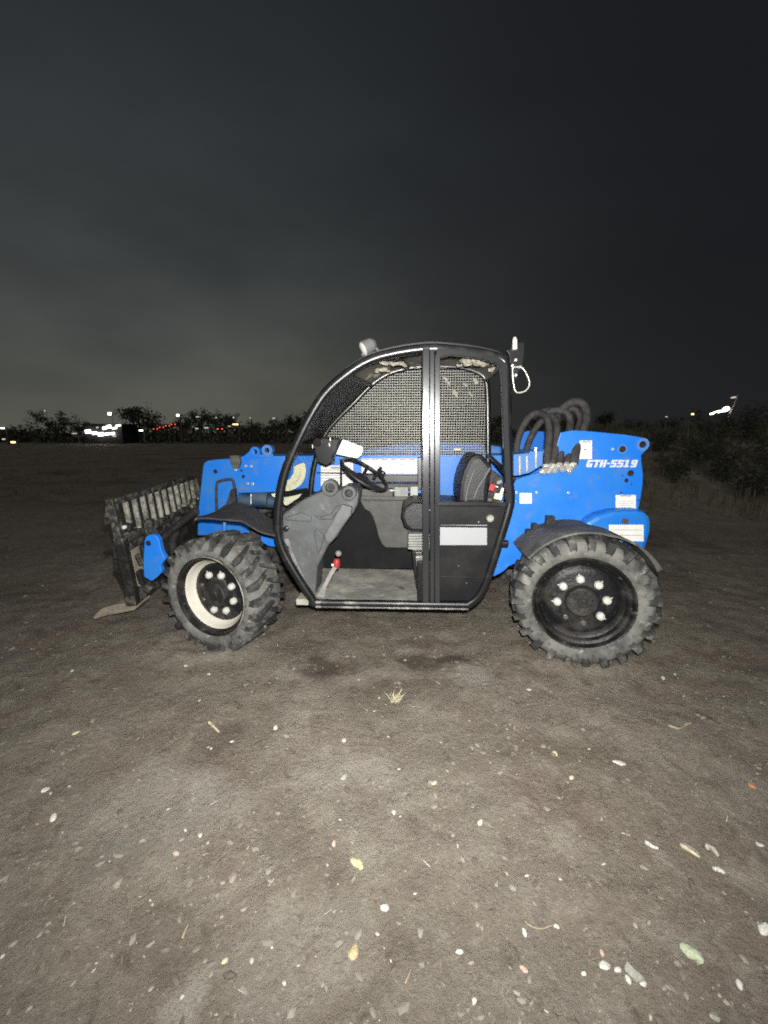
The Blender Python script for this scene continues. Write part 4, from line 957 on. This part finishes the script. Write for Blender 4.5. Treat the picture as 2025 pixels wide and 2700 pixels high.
for a in [(1822, 2515, 27, 'green', 'large pale green oval stone near the bottom right', 1.5, -.9),
          (1670, 2569, 27, 'grey', 'flat grey stone among the white cluster at bottom right', 1.4, -.9),
          (1597, 2539, 19, 'white', 'largest white stone of the cluster at bottom right'), (1630, 2556, 13, 'white', 'small white stone between the large white and flat grey stones'),
          (1657, 2583, 12, 'white', 'tiny white stone touching left of the flat grey stone'), (1696, 2593, 12, 'white', 'tiny white stone just right of the flat grey stone'),
          (1588, 2506, 11, 'pink', 'pinkish chip just above the white stone cluster'), (1542, 2554, 10, 'white', 'small white chip left of the white stone cluster'),
          (1895, 2290, 17, 'white', 'white stone below two pale sticks on the right'), (2001, 2230, 13, 'white', 'white stone at the right edge above the others'),
          (2016, 2452, 22, 'white', 'white stone cut by the right picture edge'), (1383, 2553, 15, 'pink', 'pinkish oval pebble at lower centre right'),
          (1252, 2637, 14, 'white', 'white pebble alone near the bottom centre'), (1211, 2503, 14, 'white', 'white oval pebble right of the amber stone'),
          (1383, 2449, 15, 'white', 'white pebble beside dry stems at lower right centre'), (1266, 2169, 15, 'cream', 'cream pebble in the middle distance right of centre'),
          (1950, 2593, 14, 'white', 'white pebble near the bottom right corner'), (1882, 2683, 15, 'grey', 'grey pebble at the very bottom right'),
          (1468, 2427, 11, 'white', 'small white pebble at the tip of dry stems'), (941, 2271, 27, 'yellow', 'yellow lumpy stone in the centre foreground', 1.5, -.6),
          (1015, 2388, 20, 'white', 'white wedge-shaped stone below the yellow stone'), (932, 2510, 27, 'amber', 'amber rounded stone in the bottom centre', 1.1),
          (593, 2529, 13, 'cream', 'cream chip beside the dark patch at lower left'), (1039, 2136, 13, 'white', 'white round pebble above the yellow stone'),
          (528, 2203, 12, 'white', 'white pebble on the pale dusty patch at left'), (465, 2252, 14, 'pink', 'pinkish pebble left of the white pebble on dust'),
          (880, 2222, 14, 'pink', 'pink white chip just left of the yellow stone'), (140, 2153, 16, 'white', 'bright white stone at the left edge of the foreground'),
          (118, 2083, 14, 'white', 'white chip above the bright white stone at left'), (726, 1920, 14, 'white', 'white angular pebble between the front wheel and foreground'),
          (908, 1956, 14, 'cream', 'cream pebble in front of the cab'), (204, 1940, 15, 'yellow', 'yellowish chip on the dark ground at left'),
          (907, 2048, 22, 'grey', 'pale flat stone half sunk in front of the cab'), (192, 1778, 9, 'white', 'small white chip left of the front wheel'),
          (1463, 1988, 16, 'cream', 'cream chip in front of the rear wheel'), (1748, 1788, 13, 'white', 'white chip on the ground right of the rear wheel'),
          (1981, 2079, 13, 'red', 'reddish pebble at the right edge'), (1630, 2018, 15, 'white', 'long white chip below the rear wheel on the right', 2.0, -.4),
          (1145, 2064, 14, 'cream', 'cream oval chip at the centre of the foreground'), (1507, 2052, 12, 'cream', 'small cream pebble below the rear wheel'),
          (1395, 1820, 11, 'white', 'small white chip left of the rear wheel contact'), (612, 1956, 10, 'white', 'small white chip beside the pale twig'),
          (550, 1779, 11, 'white', 'white chip right below the front wheel'), (490, 1757, 10, 'white', 'tiny white chip left below the front wheel')]:
    stone(*a)
def stick(pts, r_px, col, label, name='twig'):
    P = []
    for i, (x, y) in enumerate(pts):
        p = on_ground(x, y); p.z += .006 + .004 * (i % 2); P.append(p)
    d = (P[0] - Vector((0, 0, CAM_H))).length; r = r_px / F * d * .5; P = smooth_path(P, 3); n = len(P)
    m = mat('dry_' + col, {'straw': (.58, .52, .36), 'wood': (.34, .28, .20), 'pale': (.55, .55, .50)}[col], .8, 0, (.25, .21, .15), 60)
    o = part(name, m, None, lambda bm: add_tube(bm, P, [r * (1 - .5 * i / n) for i in range(n)], 6), smooth=True)
    tag(o, label, 'twig', 'dry twigs on the dirt')
stick([(1795, 2228), (1815, 2243), (1845, 2260)], 9, 'straw', 'straw-coloured stick on the ground at right')
stick([(1862, 2237), (1878, 2248), (1893, 2262)], 11, 'pale', 'short pale stick just right of the straw-coloured stick')
stick([(1700, 2225), (1722, 2238), (1735, 2242)], 9, 'pale', 'pale short stick left of the straw-coloured stick')
stick([(551, 1912), (563, 1922), (578, 1933)], 8, 'straw', 'pale straight twig below the front wheel')
stick([(1760, 1925), (1785, 1935), (1800, 1928), (1823, 1918)], 6, 'wood', 'bent brown twig on the ground right of the rear wheel')
stick([(480, 2472), (487, 2455), (497, 2432)], 6, 'wood', 'thin brown stem at lower left')
stick([(1383, 2420), (1398, 2436), (1430, 2440), (1462, 2428)], 4, 'wood', 'thin bent stem ending at a small white pebble')
stick([(1068, 2598), (1078, 2578), (1084, 2560)], 5, 'wood', 'thin stem standing near bottom centre')
# dry tuft in front of the cab
tp = on_ground(1040, 1842); rt_ = random.Random(3)
tb = bmesh.new()
for i in range(34):
    a = rt_.uniform(0, 6.28); L = rt_.uniform(.03, .075); b0 = tp + Vector((rt_.uniform(-.02, .02), rt_.uniform(-.02, .02), -.003)); e0 = b0 + Vector((math.cos(a) * L * .7, math.sin(a) * L * .7, L * rt_.uniform(.3, .9)))
    add_tube(tb, [b0, b0.lerp(e0, .5) + Vector((0, 0, L * .12)), e0], [.0022, .0018, .0006], 4)
tag(link('grass_tuft', mesh_of(tb), mat('dry_tuft', (.50, .46, .30), .8)), 'dry straw-coloured grass tuft on the dirt in front of the cab', 'grass tuft')

# ------------------------------------------------------------------ weeds on the bank (right)
LEAFD = isle_mat('weed_leaf', [(.034, .042, .02), (.045, .048, .027), (.055, .048, .032), (.028, .033, .018)], .7)
BARK = mat('dark_bark', (.06, .05, .042), .9, 0, (.09, .08, .07), 12)
def weed(px, D, h, spread, n, label):
    g = far(px, 1200, D); base = Vector((g.x, D, rough_h(g.x, D))); rng = random.Random(int(px + D * 10))
    root = bpy.data.objects.new('shrub', None); C.objects.link(root); root.location = base
    tag(root, label, 'shrub', 'weeds growing on the bank')
    bs = bmesh.new(); V = []; Fc = []
    for k in range(7):
        a = rng.uniform(0, 6.28); e = Vector((math.cos(a) * spread * rng.uniform(.3, 1), math.sin(a) * spread * rng.uniform(.3, 1), h * rng.uniform(.55, 1)))
        mid = e * .5 + Vector((0, 0, h * .1)); add_tube(bs, [Vector((0, 0, -.05)), mid, e], [.012, .008, .003], 5)
        for j in range(n):
            t = rng.uniform(.15, 1.05); c = (mid * (2 * t) if t < .5 else mid.lerp(e, 2 * t - 1)) + Vector((rng.gauss(0, 1), rng.gauss(0, 1), rng.gauss(0, .8))) * spread * .16
            d = Vector((rng.gauss(0, 1), rng.gauss(0, 1), rng.gauss(0, .6))).normalized() * rng.uniform(.03, .07); s = d.orthogonal().normalized() * d.length * .35; b = len(V)
            V += [c - d, c + s, c + d, c - s]; Fc.append((b, b + 1, b + 2, b + 3))
    me = bpy.data.meshes.new('foliage'); me.from_pydata(V, [], Fc); link('foliage', me, LEAFD, root); link('stem', mesh_of(bs), BARK, root)
for a in [(1790, 8.2, .55, .5, 60, 'low weed nearest the machine on the dark bank'), (1850, 8.8, .6, .5, 70, 'weed on the bank just right of the machine'), (1925, 8.0, .75, .6, 90, 'bushy weed on the bank below the floodlight'),
          (1990, 7.4, .8, .6, 100, 'tallest weed on the bank at the right picture edge'), (2030, 8.6, .9, .7, 90, 'weed half cut off by the right picture edge'), (1880, 9.8, .7, .6, 80, 'weed at the top of the bank left of the bushy weed'),
          (1960, 10.2, .8, .7, 80, 'weed on the crest of the bank behind the bushy weed'), (1740, 9.5, .45, .45, 60, 'small dark weed seen just past the rear of the machine')]: weed(*a)

# ------------------------------------------------------------------ far tree line
def tree(px, top_py, width_px, D, label, bare=.5, seed=0, base_py=1160, group='dark trees along the horizon'):
    rng = random.Random(seed * 77 + int(px)); top = far(px, top_py, D); gz = rough_h(top.x, D); H = top.z - gz; Wd = width_px / F * D
    root = bpy.data.objects.new('tree', None); C.objects.link(root); root.location = (top.x, D, gz)
    tag(root, label, 'tree', group)
    tb = bmesh.new(); V = []; Fc = []
    add_tube(tb, [Vector((0, 0, -.3)), Vector((rng.uniform(-.1, .1), 0, H * .25)), Vector((rng.uniform(-.3, .3), rng.uniform(-.3, .3), H * .6))], [H * .035, H * .026, H * .012], 7)
    tips = []
    for k in range(13):
        a = 2 * math.pi * k / 13 + rng.uniform(-.3, .3); z0 = H * rng.uniform(.12, .5)
        rad = Wd * .5 * rng.uniform(.45, 1); zt = H * (1 - .75 * (rad / (Wd * .5)) ** 2 * rng.uniform(.5, 1)) * rng.uniform(.8, 1)
        e = Vector((math.cos(a) * rad, math.sin(a) * rad, max(zt, z0 + H * .08))); s0 = Vector((0, 0, z0)); mid = s0.lerp(e, .5) + Vector((0, 0, H * .06))
        add_tube(tb, [s0, mid, e], [H * .012, H * .008, H * .003], 5)
        for j in range(9):
            t = rng.uniform(.35, 1); c = mid.lerp(e, max(0, 2 * t - 1)) if t > .5 else s0.lerp(mid, 2 * t); d = Vector((rng.gauss(0, 1), rng.gauss(0, 1), rng.gauss(.3, .8))).normalized() * H * rng.uniform(.08, .18)
            add_tube(tb, [c, c + d], [H * .004, H * .0012], 4); tips.append(c + d); tips.append(c + d * .6)
    nl = int(1500 * (1 - bare * .5))
    for i in range(nl):
        c = rng.choice(tips) + Vector((rng.gauss(0, 1), rng.gauss(0, 1), rng.gauss(0, .8))) * H * .045
        d = Vector((rng.gauss(0, 1), rng.gauss(0, 1), rng.gauss(0, 1))).normalized() * H * rng.uniform(.015, .035); s = d.orthogonal().normalized() * d.length * .55; b = len(V)
        V += [c - d, c + s, c + d, c - s]; Fc.append((b, b + 1, b + 2, b + 3))
    me = bpy.data.meshes.new('crown'); me.from_pydata(V, [], Fc); link('crown', me, LEAFD, root); link('trunk', mesh_of(tb), BARK, root)
trees = [(40, 1112, 130, 75, 'low dark tree at the far left picture edge'), (135, 1076, 150, 70, 'broad dark tree left of the bright lit yard'), (205, 1100, 80, 74, 'smaller tree touching the bright yard from the left'),
         (360, 1052, 120, 62, 'tallest dark tree just right of the bright yard'), (405, 1095, 70, 60, 'short tree right beside the tallest tree'), (478, 1092, 60, 58, 'small tree just right of the red tail lights'),
         (525, 1066, 90, 66, 'thin-crowned tree between two white street lamps'), (590, 1075, 110, 68, 'wide thin-crowned tree above the boom head'), (660, 1100, 80, 64, 'low tree right of the wide thin-crowned tree'),
         (725, 1098, 80, 60, 'low tree partly behind the cab front'), (775, 1078, 60, 58, 'tree seen through the cab windscreen'), (850, 1050, 120, 64, 'tree seen through the left part of the mesh'),
         (960, 1065, 130, 66, 'broad tree seen through the middle of the mesh'), (1070, 1060, 110, 62, 'tree seen through the mesh beside the door post'), (1210, 1045, 130, 60, 'tree seen through the door window'),
         (1300, 1080, 90, 62, 'tree behind the rear cab post'), (1420, 1085, 110, 60, 'dark tree behind the arching hoses'), (1510, 1090, 90, 62, 'tree right of the arching hoses'),
         (1600, 1070, 50, 64, 'narrow pointed tree above the rear plate'), (1680, 1092, 110, 66, 'low wide tree above the rear plate corner'), (1770, 1092, 90, 60, 'low tree left of the two small far lamps')]
for i, t in enumerate(trees): tree(*t, seed=i, bare=.6 if i in (6, 7) else .3)
def brush(name, n, place, label):
    rng = random.Random(5); V = []; Fc = []
    for i in range(n):
        x, y, h = place(rng); z = rough_h(x, y); c = Vector((x, y, z + h * rng.random()))
        d = Vector((rng.gauss(0, 1), rng.gauss(0, 1), rng.gauss(0, 1))).normalized() * rng.uniform(.10, .26); s = d.orthogonal().normalized() * d.length * .5; b = len(V)
        V += [c - d, c + s, c + d, c - s]; Fc.append((b, b + 1, b + 2, b + 3))
    me = bpy.data.meshes.new(name); me.from_pydata(V, [], Fc); o = link(name, me, LEAFD); o['kind'] = 'stuff'; o['label'] = label; o['category'] = 'brush'
def plb(rng):
    y = rng.uniform(48, 56); px = rng.uniform(-100, 2125); x = (px - 1012.5) / F * y
    cut = .35 if 205 < px < 335 else 1
    h = 1.5 + .9 * mn.noise((x * .22, 1, 2)) + .5 * mn.noise((x * .9, 3, 2)) + (.5 if 450 < px < 1500 else 0)
    return x, y, max(.3, h * cut)
brush('brush_band', 15000, plb, 'black band of brush across the foot of the trees')

# ------------------------------------------------------------------ far lamps, lit yard, traffic
POLE = mat('lamp_pole', (.12, .12, .12), .6)
WHT = emit('lamp_white', (1, .97, .9), 5.0); WRM = emit('lamp_warm', (1, .72, .28), 3.0); REDE = emit('tail_light_red', (1, .10, .06), 3.2); GRN = emit('lamp_greenish', (.86, 1, .62), 5.0); DIMW = emit('lamp_dim', (1, .9, .8), .5)
def lamp(px, py, D, w_px, h_px, m, label, cat='street lamp', name='street_lamp', group='far lamps on the horizon', tilt=0.0):
    p = far(px, py, D); gz = rough_h(p.x, D); w = w_px / F * D * .8; h = h_px / F * D * .75
    root = bpy.data.objects.new(name, None); C.objects.link(root); root.location = (p.x, D, gz); tag(root, label, cat, group)
    z = max(p.z - gz, .5)
    part('pole', POLE, root, lambda bm: add_tube(bm, [Vector((w * .5, .2, -.2)), Vector((w * .5, .2, z * .95)), Vector((w * .2, .1, z + h * .6))], [.09, .06, .05], 6))
    part('lamp_head', POLE, root, lambda bm: add_box(bm, (0, .12, z + h * .2), (w * 1.1, .18, h * .9), Matrix.Rotation(-tilt, 3, 'Y')), .02)
    part('lamp_lens', m, root, lambda bm: add_box(bm, (0, -.02, z), (w, .10, h), Matrix.Rotation(-tilt, 3, 'Y')), h * .3)
for a in [(289, 1091, 140, 12, 9, WHT, 'tall white lamp standing over the bright lit yard'), (118, 1083, 150, 5, 4, DIMW, 'faint lamp seen in the broad left tree'), (7, 1129, 46, 12, 4, WHT, 'upper white lamp at the left picture edge'),
          (10, 1158, 42, 10, 5, DIMW, 'lower dim white lamp at the left picture edge'), (36, 1172, 38, 15, 6, WRM, 'yellow lamp low at the left picture edge'), (372, 1135, 46, 12, 4, WHT, 'small white lamp in front of the tallest tree'),
          (469, 1095, 47, 9, 7, WHT, 'white lamp above the red tail lights'), (521, 1099, 56, 11, 3, DIMW, 'dim lamp in the thin-crowned tree'), (570, 1101, 56, 5, 4, DIMW, 'faint dot lamp left of the wide thin-crowned tree'),
          (616, 1101, 55, 5, 6, DIMW, 'faint lamp above the yellow light on the horizon'), (660, 1102, 55, 5, 3, DIMW, 'tiny faint lamp over the boom ears'), (722, 1103, 55, 9, 4, DIMW, 'faint lamp just left of the cab frame'),
          (621, 1119, 46, 18, 4, WRM, 'yellowish lamp low over the boom head'), (544, 1128, 46, 14, 4, DIMW, 'dim lamp low beside a red tail light'), (519, 1130, 46, 10, 4, DIMW, 'dim lamp low left of the red tail light'),
          (605, 1124, 46, 8, 3, DIMW, 'dim lamp between the red light and yellow lamp'), (196, 1143, 46, 16, 3, DIMW, 'dim lamp at the left end of the lit yard'), (1826, 1092, 55, 9, 5, WRM, 'small warm lamp left of the right-hand floodlight'),
          (1757, 1099, 56, 7, 3, DIMW, 'tiny lamp at right between rear plate and warm lamp'), (1050, 1112, 57, 6, 3, DIMW, 'small lamp seen through the cab mesh')]: lamp(*a)
# floodlit yard building
yc = far(270, 1140, 46); yz = rough_h(yc.x, 46)
yard = bpy.data.objects.new('yard_building', None); C.objects.link(yard); yard.location = (yc.x, 46, yz); tag(yard, 'low yard building glowing with white lights at far left', 'building')
part('wall', mat('shed_wall', (.03, .03, .03), .8), yard, lambda bm: add_box(bm, (0, 1.6, 1.0), (4.2, 3, 2.0)), .03)
part('roof', DARK, yard, lambda bm: add_box(bm, (0, 1.6, 2.06), (4.5, 3.4, .12)), .03)
for (px, py, w, h, t, m) in ((232, 1138, 15, 9, .1, WHT), (250, 1142, 13, 7, .1, WHT), (266, 1145, 15, 9, .05, WHT), (283, 1144, 12, 6, .1, WHT), (297, 1143, 11, 6, .1, WHT), (276, 1129, 10, 7, .15, WHT), (288, 1125, 12, 8, .2, WHT), (302, 1129, 13, 4, .1, WHT), (312, 1122, 14, 4, .15, GRN), (256, 1127, 6, 3, .1, DIMW), (302, 1150, 10, 3, 0, DIMW)):
    p = far(px, py, 45.8); part('light_panel', m, yard, lambda bm: add_box(bm, (p.x - yc.x, -.16 - random.uniform(0, .1), p.z - yz), (w / F * 46, .08, h / F * 46), Matrix.Rotation(-t, 3, 'Y')), .04)
# cars with tail lights
def car(px, py, D, label, n=2, wpx=10):
    p = far(px, py, D); gz = rough_h(p.x, D); k = wpx / F * D / 1.5
    root = bpy.data.objects.new('car', None); C.objects.link(root); root.location = (p.x, D, p.z - .75 * k); root.scale = (k, k, k); tag(root, label, 'car', 'far cars with red tail lights')
    part('body', mat('car_dark', (.03, .03, .035), .3), root, lambda bm: add_prism(bm, [(-.85, 0, .3), (.85, 0, .3), (.88, 0, .8), (.7, 0, .95), (.55, 0, 1.4), (-.55, 0, 1.4), (-.7, 0, .95), (-.88, 0, .8)], (0, 3.8, 0)), .08)
    for s in (-.7, .7):
        part('tail_light', REDE, root, lambda bm: add_box(bm, (s, -.03, .78), (.42, .06, .2)), .03)
        part('tyre', RUBBER, root, lambda bm: add_cyl(bm, (s * .95 - .1, .7, .3), (s * .95 + .1, .7, .3), .3, 14))
for i, (px, py) in enumerate(((410, 1131), (426, 1127), (442, 1123), (457, 1119))): car(px, py, 46 + i * .3, ['leftmost car of the row of red tail lights', 'second car from left in the red tail light row', 'third car from left in the red tail light row', 'rightmost car of the row of red tail lights'][i])
car(580, 1131, 46, 'single car with red tail lights over the boom head', wpx=12)
# right-hand floodlight mast with lit canopy
fm = far(1905, 1085, 45); fz = rough_h(fm.x, 45)
fr = bpy.data.objects.new('floodlight_mast', None); C.objects.link(fr); fr.location = (fm.x, 45, fz); tag(fr, 'bright floodlight mast glowing at the far right', 'floodlight')
def fmpt(px, py): p = far(px, py, 45); return Vector((p.x - fm.x, 0, p.z - fz))
a0 = fmpt(1947, 1040); a1 = fmpt(1938, 1068); a2 = fmpt(1926, 1090)
part('mast', mat('lit_mast', (.4, .35, .33), .6), fr, lambda bm: add_tube(bm, [Vector((a2.x, .1, -.2)), Vector((a2.x, .1, a2.z)), a1 + Vector((0, .1, 0)), a0 + Vector((0, .1, 0))], [.12, .10, .08, .05], 8))
for (p0, p1, r, m) in ((fmpt(1872, 1092), fmpt(1905, 1083), .14, GRN), (fmpt(1905, 1083), fmpt(1920, 1076), .26, WHT), (fmpt(1927, 1049), fmpt(1940, 1047), .09, DIMW)):
    part('lamp_head', m, fr, lambda bm: add_tube(bm, [p0, p0.lerp(p1, .5), p1], [r * .5, r, r * .8], 8))
print('done', len(bpy.data.objects))
